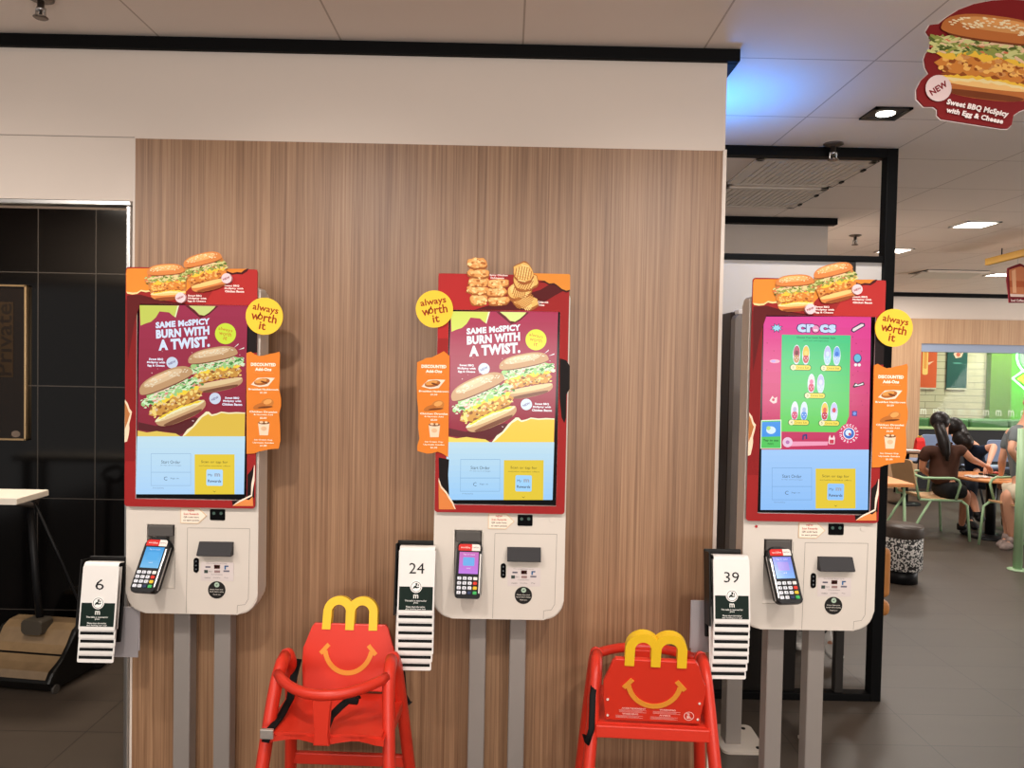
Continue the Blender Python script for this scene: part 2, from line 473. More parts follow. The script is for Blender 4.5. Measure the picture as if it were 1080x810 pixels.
def lower_screen(mb, y, T, x0, x1, ytop, ybot, dx, dy, top, bot):
    """pale order area; dx,dy shift from kiosk-1 px"""
    n = 10
    for i in range(n):
        a = i/n; b = (i+1)/n
        rgb = tuple(top[k]+(bot[k]-top[k])*a for k in range(3)); mb.use(0, rgb)
        mb.poly([T(x0(ytop+(ybot-ytop)*a), ytop+(ybot-ytop)*a), T(x1(ytop+(ybot-ytop)*a), ytop+(ybot-ytop)*a), T(x1(ytop+(ybot-ytop)*b), ytop+(ybot-ytop)*b), T(x0(ytop+(ybot-ytop)*b), ytop+(ybot-ytop)*b)], y)
    def q(a, b, c, d, rgb, k=.0005): mb.use(0, rgb); mb.poly([T(a+dx, b+dy), T(c+dx, b+dy), T(c+dx, d+dy), T(a+dx, d+dy)], y-k)
    ln = tuple(v*.86 for v in bot)
    for (a, b, c, d) in ((160, 478, 202, 478.5), (160, 497.6, 202, 498.1), (160, 478, 160.4, 512), (201.6, 478, 202, 512), (160, 511.6, 202, 512.1)): q(a, b, c, d, ln)
    def tx(s, x, yy, w, h, rgb=(70, 84, 104), k=.0012, bold=0): 
        mb.use(0, rgb); c = T(x+dx, yy+dy); text(mb, s, c[0], c[1], y-k, w=w*S0, h=h*S0, bold=bold)
    tx('Start Order', 181, 487, 20, 3.4); tx('or tap card to begin', 181, 490.6, 22, 1.5, (120, 140, 165))
    tx('Sign in', 185, 504.4, 9, 1.8, (90, 110, 136)); tx('C', 175.5, 504.4, 3.5, 4, (70, 90, 120)); tx('Accessibility', 168, 514.5, 12, 1.4, (110, 130, 160))
    q(206, 479, 248, 521, (232, 202, 52), .0006)
    tx('Scan or tap for', 227, 487.3, 28, 3.5, (84, 74, 36)); tx('exclusive member offers', 227, 491, 33, 1.4, (120, 104, 40))
    mb.use(0, tuple(min(255, v*1.04) for v in bot)); c = T(227+dx, 503.5+dy); h = 8.6*S0
    mb.poly(rrect(c[0]-h, c[1]-h, c[0]+h, c[1]+h, 1.6*S0), y-.0009)
    tx('My', 222.5, 501, 4.5, 3.4, (84, 92, 110), .0014); tx('m', 230, 500.6, 6, 3.4, (160, 172, 190), .0014, .05); tx('Rewards', 227, 507, 14, 3, (84, 92, 110), .0014, .02)
    mb.use(0, (120, 100, 30)); mb.poly([T(225+dx, 517+dy), T(227+dx, 519+dy), T(229+dx, 517+dy), T(227+dx, 518.2+dy)], y-.0014)

def twist_screen(mb, y, T, dx, dy, dim):
    """T takes kiosk-1 style px after adding dx,dy"""
    def P(*pts): return [T(p[0]+dx, p[1]+dy) for p in pts]
    def grow(c): return tuple(min(255, v*dim) for v in c)
    top, bot = (166, 44, 76), (138, 30, 48)
    n = 12
    for i in range(n):
        a, b = i/n, (i+1)/n
        mb.use(0, grow(tuple(top[k]+(bot[k]-top[k])*a for k in range(3))))
        Y0, Y1 = 322+138*a, 322+138*b
        mb.poly(P((148-.019*(Y0-322), Y0), (261.6-.019*(Y0-322), Y0+.0), (261.6-.019*(Y1-322), Y1), (148-.019*(Y1-322), Y1)), y)
    f = lambda rgb: mb.use(0, grow(rgb))
    # torn strips
    f((206, 212, 92)); mb.poly(P((148, 322), (189.5, 322.5), (188, 328), (186, 335), (183, 333), (179, 329.5), (174, 329), (169, 328.5), (165, 335), (160, 339.5), (155, 341), (149, 343.5)), y-.0004)
    f((240, 240, 190)); mb.poly(P((189.5, 322.5), (188, 328), (186, 335), (185, 334), (186.6, 328), (187.8, 322.5)), y-.0006)
    f((214, 222, 130)); mb.poly(P((200, 322.5), (228, 323), (226, 325.5), (221, 330), (216, 333), (211, 332), (206, 327), (203, 325)), y-.0004)
    f((96, 24, 30)); mb.poly(P((196, 322.5), (200, 322.5), (206, 327.5), (211, 333), (216, 334.5), (221, 332), (231, 323), (228, 323), (221, 331), (212, 336), (205, 330)), y-.0003)
    # title
    for s, cx, cy, w, h in (('SAME McSPICY', 193.5, 341, 57, 6.6), ('BURN WITH', 193.5, 350.6, 56, 9.2), ('A TWIST.', 195, 362.2, 54, 11.5)):
        f((222, 234, 255)); c = T(cx+dx, cy+dy); text(mb, s, c[0], c[1], y-.0012, w=w*S0, h=h*S0, rot=R(5.5), bold=.055, shear=.06)
    f((216, 232, 60)); c = T(238.5+dx, 352+dy); mb.poly(circ(c[0], c[1], 11*S0, 28), y-.0008)
    for s, oy, w in (('always', 4, 15), ('worth', 0, 13), ('it', -4.6, 4)):
        f((206, 90, 40)); text(mb, s, c[0], c[1]+oy*S0, y-.0016, w=w*S0, h=4.2*S0, rot=R(-10))
    # sparks and lower torn paper
    f((228, 190, 70)); mb.poly(P((193, 460), (198, 453), (204, 449), (210, 441), (214, 437.5), (218, 434), (221, 434), (224, 437), (229, 436), (234, 434), (242, 435), (250, 434.5), (259, 435), (258.5, 460)), y-.0004)
    f((250, 236, 190)); mb.poly(P((193, 460), (198, 453), (204, 449), (210, 441), (214, 437.5), (218, 434), (221, 434), (224, 437), (229, 436), (234, 434), (242, 435), (250, 434.5), (259, 435), (259, 436.2), (250, 436), (242, 436.4), (234, 435.4), (229, 437.6), (224, 438.8), (220, 436.5), (214, 440), (206, 449.5), (196, 459)), y-.0006)
    f((232, 200, 90)); mb.poly(P((146, 454), (156, 456), (166, 454.5), (176, 456), (186, 457), (191, 460), (146, 460)), y-.0005)
    f((90, 18, 26)); mb.poly(P((146.5, 445), (165, 449), (185, 446), (206, 440), (210, 441), (203, 450), (194, 457), (190, 458.5), (176, 455), (160, 455), (146.4, 453)), y-.0002)
    c = T(228.5+dx, 389+dy); pal = {k: grow(v) for k, v in PAL_SCR.items()}
    burger(mb, c[0], c[1], 58*S0, R(12), y-.002, pal, 3, .93, egg=False)
    c = T(184+dx, 417+dy); burger(mb, c[0], c[1], 66*S0, R(24), y-.0078, pal, 5, .98)
    for (x, yy) in ((184, 382.5), (229, 420)):
        f((208, 218, 236)); q = T(x+dx, yy+dy); mb.poly(circ(q[0], q[1], 6*S0, 20), y-.0124)
        f((120, 110, 150)); text(mb, 'NEW', q[0], q[1], y-.0127, w=8*S0, h=2.4*S0, rot=R(25), bold=.03)
    for i, s in enumerate(('Sweet BBQ', 'McSpicy with', 'Egg & Cheese')):
        f((238, 240, 255)); q = T(165.5+dx, 379+3.4*i+dy); text(mb, s, q[0], q[1], y-.0012, w=(15, 19, 18)[i]*S0, h=2.7*S0, bold=.05)
    for i, s in enumerate(('Sweet BBQ', 'McSpicy with', 'Chicken Bacon')):
        f((238, 240, 255)); q = T(245.5+dx, 419.8+3.3*i+dy); text(mb, s, q[0], q[1], y-.0012, w=(15, 19, 21)[i]*S0, h=2.6*S0, bold=.05)
    rnd = random.Random(9)
    for i in range(26):
        a = T(rnd.uniform(150, 258)+dx, rnd.uniform(370, 450)+dy); f((240, 200, 200)); mb.poly(circ(a[0], a[1], rnd.uniform(.3, .7)*S0, 6), y-.0003)
    for (x0, y0, x1, y1) in ((247, 367, 252, 363), (252, 369, 258, 367), (252, 377, 258, 378), (150, 410, 157, 414)):
        f((240, 236, 226)); a, b = T(x0+dx, y0+dy), T(x1+dx, y1+dy); mb.poly([a, (b[0], b[1]-.002), (b[0], b[1]+.002)], y-.0006)

def crocs_screen(mb, y, T):
    def P(*pts): return [T(*p) for p in pts]
    f = lambda rgb: mb.use(0, rgb)
    n = 12
    for i in range(n):
        a, b = i/n, (i+1)/n; top, bot = (232, 62, 150), (196, 40, 84)
        f(tuple(top[k]+(bot[k]-top[k])*a for k in range(3))); Y0, Y1 = 334+140*a, 334+140*b
        mb.poly(P((805-.017*(Y0-334), Y0), (918-.017*(Y0-334), Y0), (918-.017*(Y1-334), Y1), (805-.017*(Y1-334), Y1)), y)
    for i in range(n):
        a, b = i/n, (i+1)/n; top, bot = (66, 204, 132), (104, 210, 84)
        f(tuple(top[k]+(bot[k]-top[k])*a for k in range(3))); Y0, Y1 = 353+102*a, 353+102*b
        xr = lambda Y: 896.5-.022*(Y-353) - (max(0, Y-444)*1.25)
        mb.poly(P((824-.019*(Y0-353), Y0), (xr(Y0), Y0+.8), (xr(Y1), Y1+.8), (824-.019*(Y1-353), Y1)), y-.0004)
    c = T(860.5, 346.5)
    f((60, 40, 110)); text(mb, 'cr cs', c[0], c[1], y-.0006, w=42*S0, h=10*S0, bold=.09)
    f((206, 226, 255)); text(mb, 'cr cs', c[0], c[1], y-.0010, w=40*S0, h=8.6*S0, bold=.05)
    c = T(859.5, 347); f((120, 30, 90)); mb.poly(circ(c[0], c[1], 4.6*S0, 16), y-.0006); f((246, 150, 190)); mb.poly(circ(c[0], c[1], 3.6*S0, 16), y-.001); f((250, 230, 240)); mb.poly(circ(c[0]+.003, c[1]-.004, 1.2*S0, 8), y-.0014); mb.poly(circ(c[0]-.003, c[1]-.004, 1.2*S0, 8), y-.0014)
    f((20, 90, 60)); c = T(860, 356.5); text(mb, 'Choose Your Iconic Footwear Style', c[0], c[1], y-.0008, w=40*S0, h=2.3*S0, bold=.02)
    c = T(860, 359.6); text(mb, 'each pair sold separately', c[0], c[1], y-.0008, w=26*S0, h=1.6*S0)
    def clog(x, yy, c1, c2, c3):
        a = T(x, yy); f((230, 240, 250)); mb.poly(circ(a[0], a[1], 3.9*S0, 18, 10.2*S0), y-.0006)
        f(c1); mb.poly(circ(a[0], a[1]+2.2*S0, 3.3*S0, 16, 7*S0), y-.0009); f(c2); mb.poly(circ(a[0], a[1]-4.2*S0, 3*S0, 14, 4.4*S0), y-.0011); f(c3); mb.poly(circ(a[0], a[1]+1.8*S0, 1.9*S0, 12, 2.6*S0), y-.0013)
        for j in range(3):
            f((250, 250, 255)); mb.poly(circ(a[0]+(j-1)*1.4*S0, a[1]-3.4*S0-(j % 2)*2*S0, .5*S0, 6), y-.0016)
    blue, pink, red, yel, lav, tan = (110, 170, 240), (240, 130, 170), (220, 60, 60), (246, 204, 80), (200, 200, 245), (206, 150, 100)
    for (x, yy, c1, c2, c3, d1, d2, d3) in ((839.5, 374, (190, 90, 110), tan, (120, 40, 50), yel, (210, 90, 90), (250, 220, 120)), (872, 375, lav, (190, 225, 245), (220, 235, 250), blue, (190, 215, 250), (60, 120, 220)),
                                     (855, 404.5, (240, 230, 230), (220, 80, 110), pink, lav, (210, 225, 250), (230, 230, 240)), (837.5, 433.5, (240, 235, 240), (220, 80, 120), (190, 190, 220), (225, 235, 245), (90, 150, 230), (170, 190, 230)), (869, 434, yel, (200, 50, 70), (230, 90, 60), lav, (225, 230, 245), (220, 60, 80))):
        clog(x, yy, c1, c2, c3); clog(x+9.8, yy+.3, d1, d2, d3)
    for k, (x, yy) in enumerate(((843.5, 387.6), (875.5, 388.4), (858.5, 417.2), (841.5, 445.4), (873.5, 446.2))):
        a = T(x, yy); f((40, 90, 50)); mb.poly(rrect(a[0]-11*S0, a[1]-3*S0, a[0]+11*S0, a[1]+3*S0, 2.8*S0), y-.0016)
        f((250, 226, 80)); mb.poly(rrect(a[0]-10.4*S0, a[1]-2.4*S0, a[0]+10.4*S0, a[1]+2.4*S0, 2.3*S0), y-.0019)
        f((250, 240, 190)); mb.poly(circ(a[0]-7.5*S0, a[1], 2.9*S0, 14), y-.0021)
        f((90, 70, 20)); text(mb, str(k+1), a[0]-7.5*S0, a[1], y-.0024, h=2.6*S0); text(mb, 'Crocs Set', a[0]+2*S0, a[1], y-.0024, w=13*S0, h=2*S0)
    # stickers around the border
    a = T(818.5, 346); f((30, 40, 90)); mb.poly([(a[0]+(7 if j % 2 else 3.8)*S0*math.cos(PI*j/8), a[1]+(5.2 if j % 2 else 2.8)*S0*math.sin(PI*j/8)) for j in range(16)], y-.0006); f((160, 220, 240)); mb.poly([(a[0]+(5.6 if j % 2 else 3)*S0*math.cos(PI*j/8), a[1]+(4 if j % 2 else 2)*S0*math.sin(PI*j/8)) for j in range(16)], y-.0009)
    f((50, 30, 80)); mb.poly(P((896.5, 349), (898, 346), (907, 340.5), (911, 341), (911.6, 344), (899.5, 351)), y-.0006); f((246, 226, 226)); mb.poly(P((898, 348.6), (899, 346.6), (907.6, 341.8), (910, 342), (910.2, 343.6), (899.8, 349.6)), y-.0009)
    a = T(903.5, 379); f((40, 50, 120)); mb.poly(circ(a[0], a[1]+.003, 4.4*S0, 16, 5*S0), y-.0006); f((100, 190, 220)); mb.poly(circ(a[0], a[1]+.004, 3.5*S0, 16, 4*S0), y-.0009); f((245, 240, 240)); mb.poly(circ(a[0]-.005, a[1]-.017, 1.7*S0, 8), y-.0009); mb.poly(circ(a[0]+.006, a[1]-.017, 1.7*S0, 8), y-.0009)
    a = T(816.5, 381); f((250, 180, 200)); mb.poly(circ(a[0], a[1], 5.4*S0, 14, 2*S0), y-.0006); f((200, 170, 230)); mb.poly(circ(a[0]-.004, a[1], 2.6*S0, 10, 1.4*S0), y-.0008)
    f((20, 20, 30)); mb.poly(P((898.5, 408), (901, 403.5), (904, 405), (910, 402.5), (911, 406), (905, 407.5), (900, 409)), y-.0006); f((245, 245, 245)); mb.poly(P((900, 407), (902, 404.6), (904, 406), (909.4, 403.8), (909.6, 405.4), (905, 406.7)), y-.0009)
    a = T(815, 421.5); f((250, 220, 215)); mb.poly([(a[0]+S0*u, a[1]+S0*v) for u, v in ((-4, -1), (-1, 4), (1, 1.5), (4, 3), (3.6, -3), (0, -4))], y-.0006); f((210, 60, 90)); mb.poly(circ(a[0], a[1], 1.5*S0, 8), y-.0009)
    a = T(900.5, 436); f((50, 60, 150)); mb.poly([(a[0]+S0*(3.8 if j % 2 else 2.6)*math.cos(PI*j/4), a[1]+S0*(3.8 if j % 2 else 2.6)*math.sin(PI*j/4)) for j in range(8)], y-.0006); f((120, 150, 230)); mb.poly(circ(a[0], a[1], 1.8*S0, 10), y-.0009)
    # small green offer box with a clog
    f((232, 250, 220)); mb.poly(P((802.2, 443), (823.5, 442.4), (823.5, 473), (801.4, 473)), y-.0006)
    f((80, 200, 90)); mb.poly(P((803, 444), (822.6, 443.4), (822.6, 472.4), (802.2, 472.4)), y-.0009)
    f((60, 150, 235)); mb.poly(P((803, 445), (822.4, 444.4), (822.4, 460), (802.6, 460.6)), y-.0011)
    a = T(812.5, 453.5); f((220, 240, 250)); mb.poly(circ(a[0], a[1], 5*S0, 14, 4*S0), y-.0014); f((180, 230, 120)); mb.poly(circ(a[0]-.008, a[1]+.006, 2.2*S0, 10), y-.0017)
    f((20, 90, 40)); a = T(812.3, 464.5); text(mb, 'Tap to see', a[0], a[1], y-.0014, w=16*S0, h=2.8*S0, bold=.03); a = T(812, 468); text(mb, 'more', a[0], a[1], y-.0014, w=6*S0, h=2*S0)
    # music player strip
    f((246, 160, 190)); mb.poly(P((832, 465.5), (873, 465.5), (872, 469.5), (833, 470.5)), y-.0006)
    a = T(830, 466.2); f((240, 200, 225)); mb.poly(circ(a[0], a[1], 5.2*S0, 18), y-.0008); f((190, 120, 180)); mb.poly(circ(a[0], a[1], 2*S0, 10), y-.0011)
    a = T(848, 460.5); f((40, 50, 120)); mb.poly([(a[0]+S0*u, a[1]+S0*v) for u, v in ((-2.6, -3), (-2.2, 2), (2.4, 3.2), (2.8, -2.2), (1, -2.4), (1, 1), (-.8, .5), (-1, -3.4))], y-.0008)
    a = T(876.5, 463.5); f((250, 225, 225)); mb.poly([(a[0]+S0*u, a[1]+S0*v) for u, v in ((-3, -4.6), (-3.3, 1.6), (-2, 5), (-1, 2), (1, 2), (2, 5), (3.3, 1.6), (3, -4.6))], y-.0008); f((210, 50, 80)); mb.poly([(a[0]+S0*u, a[1]+S0*v) for u, v in ((-2.2, -4), (-2.2, 0), (2.2, 0), (2.2, -4))], y-.0011)
    # round badge
    a = T(894.5, 457); f((214, 46, 100)); mb.poly(circ(a[0], a[1], 10.5*S0, 28), y-.0008)
    for j, ch in enumerate('*EXCLUSIVE*SEOUL'[:16]):
        an = R(150)-2*PI*j/16; f((255, 240, 245)); text(mb, ch, a[0]+8.6*S0*math.cos(an), a[1]+8.6*S0*math.sin(an), y-.0014, h=2.5*S0, rot=an-PI/2, bold=.05)
    f((250, 240, 245)); mb.poly(circ(a[0], a[1], 6.3*S0, 20), y-.0012); f((60, 110, 200)); mb.poly(circ(a[0], a[1], 5.4*S0, 20), y-.0015); f((230, 240, 250)); mb.poly(circ(a[0]-.002, a[1]+.002, 3.2*S0, 14), y-.0018); f((200, 60, 90)); mb.poly(circ(a[0]+.002, a[1]-.002, 1.4*S0, 10), y-.002)
    rnd = random.Random(4)
    for i in range(14):
        a = T(rnd.choice((rnd.uniform(806, 822), rnd.uniform(897, 914))), rnd.uniform(355, 440)); f((190, 30, 100)); mb.poly(circ(a[0], a[1], .7*S0, 6), y-.0003)

def terminal(parent, i, yaw, tilt, loc, scr, lean=0, sd=1):
    """payment terminal; local x right, y into kiosk, z up along its face"""
    w, h, d = .078, .172, .034
    M = Matrix.Translation(loc) @ Euler((0, 0, yaw)).to_matrix().to_4x4() @ Euler((tilt, 0, 0)).to_matrix().to_4x4() @ Euler((0, lean, 0)).to_matrix().to_4x4()
    b = MB(); b.M = M; b.use(0)
    b.prism(rrect(-w/2, -h/2, w/2, h/2, .012, rs=(.010, .010, .02, .02)), 0, d*.55, .004)
    b.prism(rrect(-w/2+.005, -h/2+.006, w/2-.005, h/2-.004, .012), d*.5, d*1.25, .005)
    t = b.build('payment_terminal', BLACK, parent)
    a = MB(); a.M = M
    a.use(1); a.bb((sd*w/2-(.006 if sd > 0 else -.0005), -.0012, -.07), (sd*w/2+(.006 if sd < 0 else -.0005), .004, .05), .001)
    a.bb((sd*w/2-.0012, .016, -.075), (sd*w/2+.0012, .02, .06))
    a.use(0, (206, 48, 44)); a.prism(rrect(-w/2+.005, h/2-.028, .008, h/2-.008, .005, rs=(0, 0, 0, .008)), -.001, .001)
    a.use(0, (232, 220, 212)); a.prism(rrect(.008, h/2-.028, w/2-.005, h/2-.008, .005, rs=(0, 0, .008, 0)), -.001, .001)
    a.use(0, (240, 230, 225)); text(a, 'worldline', -.012, h/2-.018, -.0014, w=.03, h=.006); a.use(0, (90, 60, 60)); text(a, 'PayWave', .02, h/2-.018, -.0014, w=.02, h=.005)
    a.build('brand_strip', [PRINT, CHROME], t)
    s = MB(); s.M = M; s.use(0, scr[0]); x0, x1, z0, z1 = -w/2+.009, w/2-.009, -.012, h/2-.032
    n = 8
    for k in range(n):
        p, q = k/n, (k+1)/n; s.use(0, tuple(scr[0][c]*(1-p)+scr[1][c]*p for c in range(3)))
        s.poly([(x0, z1+(z0-z1)*q), (x1, z1+(z0-z1)*q), (x1, z1+(z0-z1)*p), (x0, z1+(z0-z1)*p)], -.0012)
    s.use(0, scr[2]); s.poly(rrect(-.018, .012, .018, .038, .003), -.0015)
    s.use(0, (240, 245, 255)); text(s, 'Tap or insert', 0, .046, -.0017, w=.036, h=.005); text(s, 'card', 0, .005, -.0017, w=.012, h=.004)
    s.build('terminal_screen', SCREEN, t)
    kk = MB(); kk.M = M
    for r in range(4):
        for c in range(4):
            cx = -.0265+c*.0165; cz = -.026-r*.0142
            rgb = (226, 228, 236)
            if c == 3: rgb = ((236, 232, 226), (214, 62, 50), (232, 190, 60), (70, 176, 96))[r]
            if (r, c) == (3, 2): rgb = (50, 60, 90)
            kk.use(0, rgb); kk.box((cx, -.002, cz), (.0125, .005, .0098), bev=.0022)
            if c < 3 and rgb[0] > 200:
                kk.use(0, (40, 42, 60)); text(kk, '123456789*0'[r*3+c], cx, cz, -.0052, h=.0048, bold=.02)
    kk.build('keypad', PRINT, t)
    return t

def kiosk(i, name_label):
    T = LK(i); root = thing('order_kiosk', name_label, 'kiosk', KL[i], 0, 'self-order kiosks along the wood panel')
    # ---- body
    x0, z0 = L1(132.2, 600)[0], L1(205, 648)[1]
    x1, z1 = L1(271.5, 600)[0], L1(205, 302)[1]
    b = MB(); b.use(0); b.prism(rrect(x0, z0, x1, z1, .02, 8, (.062, .062, .012, .012)), .004, .066, .006)
    body = b.build('body', WHITE, root)
    n0, n1 = L1(154.5, 553), L1(184, 621)
    c = MB(); c.M = Matrix.Identity(4)
    # wedge-shaped niche, deepest at the top
    v = [(n0[0], -.02, n0[1]), (n1[0]-.002, -.02, n0[1]), (n1[0]-.002, .05, n0[1]-.004), (n0[0], .05, n0[1]-.004)]
    w_ = [(n0[0], -.02, n1[1]), (n1[0]-.002, -.02, n1[1]), (n1[0]-.002, .012, n1[1]), (n0[0], .012, n1[1])]
    c.face(v); c.face(w_[::-1])
    for j in range(4): k = (j+1) % 4; c.face([v[k], v[j], w_[j], w_[k]])
    cut = c.build('cutter', WHITE); bmx = bmesh.new(); bmx.from_mesh(cut.data); bmesh.ops.remove_doubles(bmx, verts=bmx.verts, dist=1e-6); bmesh.ops.recalc_face_normals(bmx, faces=bmx.faces); bmx.to_mesh(cut.data); bmx.free()
    bpy.context.view_layer.update()
    cut.location = KL[i]
    bpy.context.view_layer.update()
    boolcut(body, cut)
    # back cover (deeper, smaller, cream edge)
    b = MB(); b.prism(rrect(x0+.004, z0+.012, x1-.004+.004, z1-.01, .02, 6, (.055, .055, .012, .012)), .067, .088, .004)
    b.build('back_cover', WHITE2, root)
    b = MB(); b.bb((x0+.03, .088, z0+.105), (x1-.03, .145, z1-.06), .008); b.build('rear_housing', GREYP, root)
    # seams, niche rim
    g = MB()
    def seam(a, b_, t=.0011):
        p, q = L1(*a), L1(*b_); d = Vector((q[0]-p[0], q[1]-p[1])); n = Vector((-d.y, d.x)).normalized()*t/2
        g.poly([(p[0]+n.x, p[1]+n.y), (q[0]+n.x, q[1]+n.y), (q[0]-n.x, q[1]-n.y), (p[0]-n.x, p[1]-n.y)], .0036)
    for a, b_ in (((197.3, 557), (263, 557.8)), ((263, 557.8), (261.5, 632)), ((197.3, 557), (195.8, 647)), ((261.5, 632), (258, 638)), ((258, 638), (250, 639)), ((250, 639), (249.6, 647.3)), ((185, 556), (183.6, 622)), ((154, 553), (183.8, 553.6))):
        seam(a, b_)
    g.build('panel_seams', SEAM, root)
    # service parts
    d = MB(); p, q = L1(210.6, 571.5), L1(246, 585.5); d.use(0)
    d.prism([(-.020, q[1]), (-.026, q[1]+.004), (-.004, p[1]+.001), (.004, p[1]+.001), (.004, q[1])], 0, 1)   # profile in (y,z)
    # turn the profile so that it runs along x
    for v in d.bm.verts: v.co = Vector((p[0]+(q[0]-p[0])*v.co.y, v.co.x, v.co.z))
    bmesh.ops.recalc_face_normals(d.bm, faces=d.bm.faces)
    d.build('receipt_hood', mat('black_hood', (46, 44, 46), .5), root)
    d = MB(); p, q = L1(203.9, 588.5), L1(209.3, 604.2); d.use(0); d.prism(rrect(p[0], q[1], q[0], p[1], .0078), .0015, .004, .0005)
    d.use(1)
    for k in (3.6, 8, 12): c_ = L1(206.5, 588.5+k); d.prism(circ(c_[0], c_[1], .0024, 12), .0008, .002)
    d.build('card_reader_slot', [BLACKG, mat('grey_led', (96, 100, 104), .4)], root)
    d = MB(); p, q = L1(221.2, 537), L1(237, 549); d.use(0); d.prism(rrect(p[0], q[1], q[0], p[1], .003), .0015, .005, .0006)
    d.use(1)
    for k in (225.4, 233): c_ = L1(k, 541.5); d.prism(circ(c_[0], c_[1], .005, 16), .0008, .002)
    d.build('code_scanner', [BLACKG, mat('scanner_lens', (70, 92, 84), .1)], root)
    d = MB(); d.use(0, (218, 190, 158)); P = l1s((190, 535.5), (209.5, 536), (218, 544.2), (208.8, 552.6), (189.8, 552)); d.prism(P, .0018, .004)
    d.use(0, (240, 226, 208)); P = l1s((190.8, 536.4), (209, 536.9), (216.8, 544.2), (208.4, 551.7), (190.6, 551.2)); d.poly(P, .0015)
    for k, (s, w, rgb) in enumerate((('NEW', 7, (190, 60, 50)), ('Scan Rewards', 16, (190, 70, 60)), ('QR code here', 16, (100, 70, 64)), ('to earn points', 17, (100, 70, 64)))):
        d.use(0, rgb); c_ = L1(201.5, 538.6+3.5*k); text(d, s, c_[0], c_[1], .0012, w=w*S0, h=2.2*S0, bold=.02)
    d.build('arrow_label', PRINT, root)
    d = MB(); p, q = L1(211.3, 593), L1(246, 613.2); d.use(0, (212, 200, 196)); d.prism(rrect(p[0], q[1], q[0], p[1], .003), .0026, .004)
    def chip(x, y, w, h, rgb): d.use(0, rgb); c_ = L1(x, y); d.poly([(c_[0]-w*S0/2, c_[1]-h*S0/2), (c_[0]+w*S0/2, c_[1]-h*S0/2), (c_[0]+w*S0/2, c_[1]+h*S0/2), (c_[0]-w*S0/2, c_[1]+h*S0/2)], .0022)
    chip(219, 598.2, 5.4, 1.6, (90, 84, 96)); chip(228.6, 598, 6.2, 4.2, (96, 60, 56)); chip(227.2, 598, 2.4, 2.4, (196, 60, 50)); chip(230, 598, 2.4, 2.4, (226, 150, 60)); chip(238.5, 597.4, 4.2, 1.4, (50, 80, 120)); chip(237.2, 599.4, 1.6, 3, (50, 100, 150))
    chip(217, 603, 4, 3.4, (60, 70, 64)); chip(228.8, 603, 6, 2.6, (150, 120, 116)); chip(238.5, 602.6, 6.4, 1.8, (110, 104, 116))
    for s, x, y_, w, h in (('We accept these cards', 228, 594.6, 22, 1.2), ('VISA', 219, 602.8+2.6, 0, 0), ('PAY', 221.6, 603, 4, 1.6), ('Contactless', 228.4, 606, 12, 1.2), ('nets', 218.5, 609.5, 6, 1.5), ('GrabPay', 228.4, 609.6, 8, 1.4), ('Pay', 238.5, 609.6, 4, 1.5)):
        if w: d.use(0, (110, 100, 100)); c_ = L1(x, y_); text(d, s, c_[0], c_[1], .002, w=w*S0, h=h*S0)
    d.build('payment_sticker', PRINT, root)
    d = MB(); c_ = L1(228.2, 622.5); d.use(0, (34, 32, 30)); d.prism(circ(c_[0], c_[1], 9.2*S0, 32), .0024, .004)
    d.use(0, (170, 190, 170)); e = L1(228.4, 617); d.poly(circ(e[0], e[1], 2.7*S0, 16), .002); d.use(0, (34, 60, 44)); d.poly([(e[0]+S0*u, e[1]+S0*v) for u, v in ((-1.4, .6), (-.4, -1), (1.6, 1.2), (-.4, .2))], .0016)
    for s, y_, w in (('Please clean your', 622, 14), ('hands before eating', 624.4, 15), ('Thank you', 627.4, 8)):
        d.use(0, (214, 206, 196)); e = L1(228.2, y_); text(d, s, e[0], e[1], .002, w=w*S0, h=1.5*S0, bold=.02)
    d.build('round_sticker', PRINT, root)
    if i != 0:
        d = MB(); c_ = L1(257.5, 542.5); d.prism(circ(c_[0], c_[1], .009, 20), .0026, .004, .0006); d.build('lock_cover', WHITE, root)
    if i == 2:
        d = MB(); e = T(798, 555.5); d.use(0, (170, 40, 44)); d.poly([(e[0]+.007*(1 if j % 2 else .5)*math.cos(PI*j/5), e[1]+.007*(1 if j % 2 else .5)*math.sin(PI*j/5)) for j in range(10)], .0034); d.build('red_sticker', PRINT, root)
    # ---- two posts and floor plates
    for xc in (188.3+1.5, 232.5+1.5):
        xx = L1(xc+5, 655)[0]-.046
        d = MB(); d.bb((xx-.027, .0885, .006), (xx+.027, .145, z0+.10), .004); post = d.build('post', GREYP, root)
        d = MB(); d.bb((xx-.06, .03, 0), (xx+.06, .15, .008), .003); d.build('foot_plate', GREYP, post)
    # ---- screen
    s0, s1 = L1(148, 322), L1(148-2+113+.5, 523.4)
    sx0, sx1, sz0, sz1 = s0[0]-.001, s0[0]+113.4*S0, L1(205, 524.6)[1], L1(205, 323)[1]
    d = MB(); d.bb((sx0-.006, -.004, sz0-.004), (sx1+.006, .01, sz1+.006), .002); bez = d.build('screen_bezel', BLACKG, root)
    m_ = MB()
    ysc = -.0045
    if i < 2:
        dx, dy = (0, 0) if i == 0 else (327.5, 7)
        Tm = (lambda x, y: L1(x, y)) if i == 0 else (lambda x, y: L1(x-327.5, y-7))
        twist_screen(m_, ysc, Tm, dx, dy, 1.0 if i == 0 else 1.12)
        lower_screen(m_, ysc-.0002, Tm, lambda Y: 148-.019*(Y-dy-322)+dx, lambda Y: 261.6-.019*(Y-dy-322)+dx, 460+dy, 521+dy, dx, dy, (196, 226, 240), (172, 212, 250) if i == 0 else (156, 206, 250))
    else:
        crocs_screen(m_, ysc, T)
        lower_screen(m_, ysc-.0002, T, lambda Y: 805-.017*(Y-334), lambda Y: 918-.017*(Y-334), 474, 537.5, 653.5, 15, (164, 204, 250), (142, 192, 248))
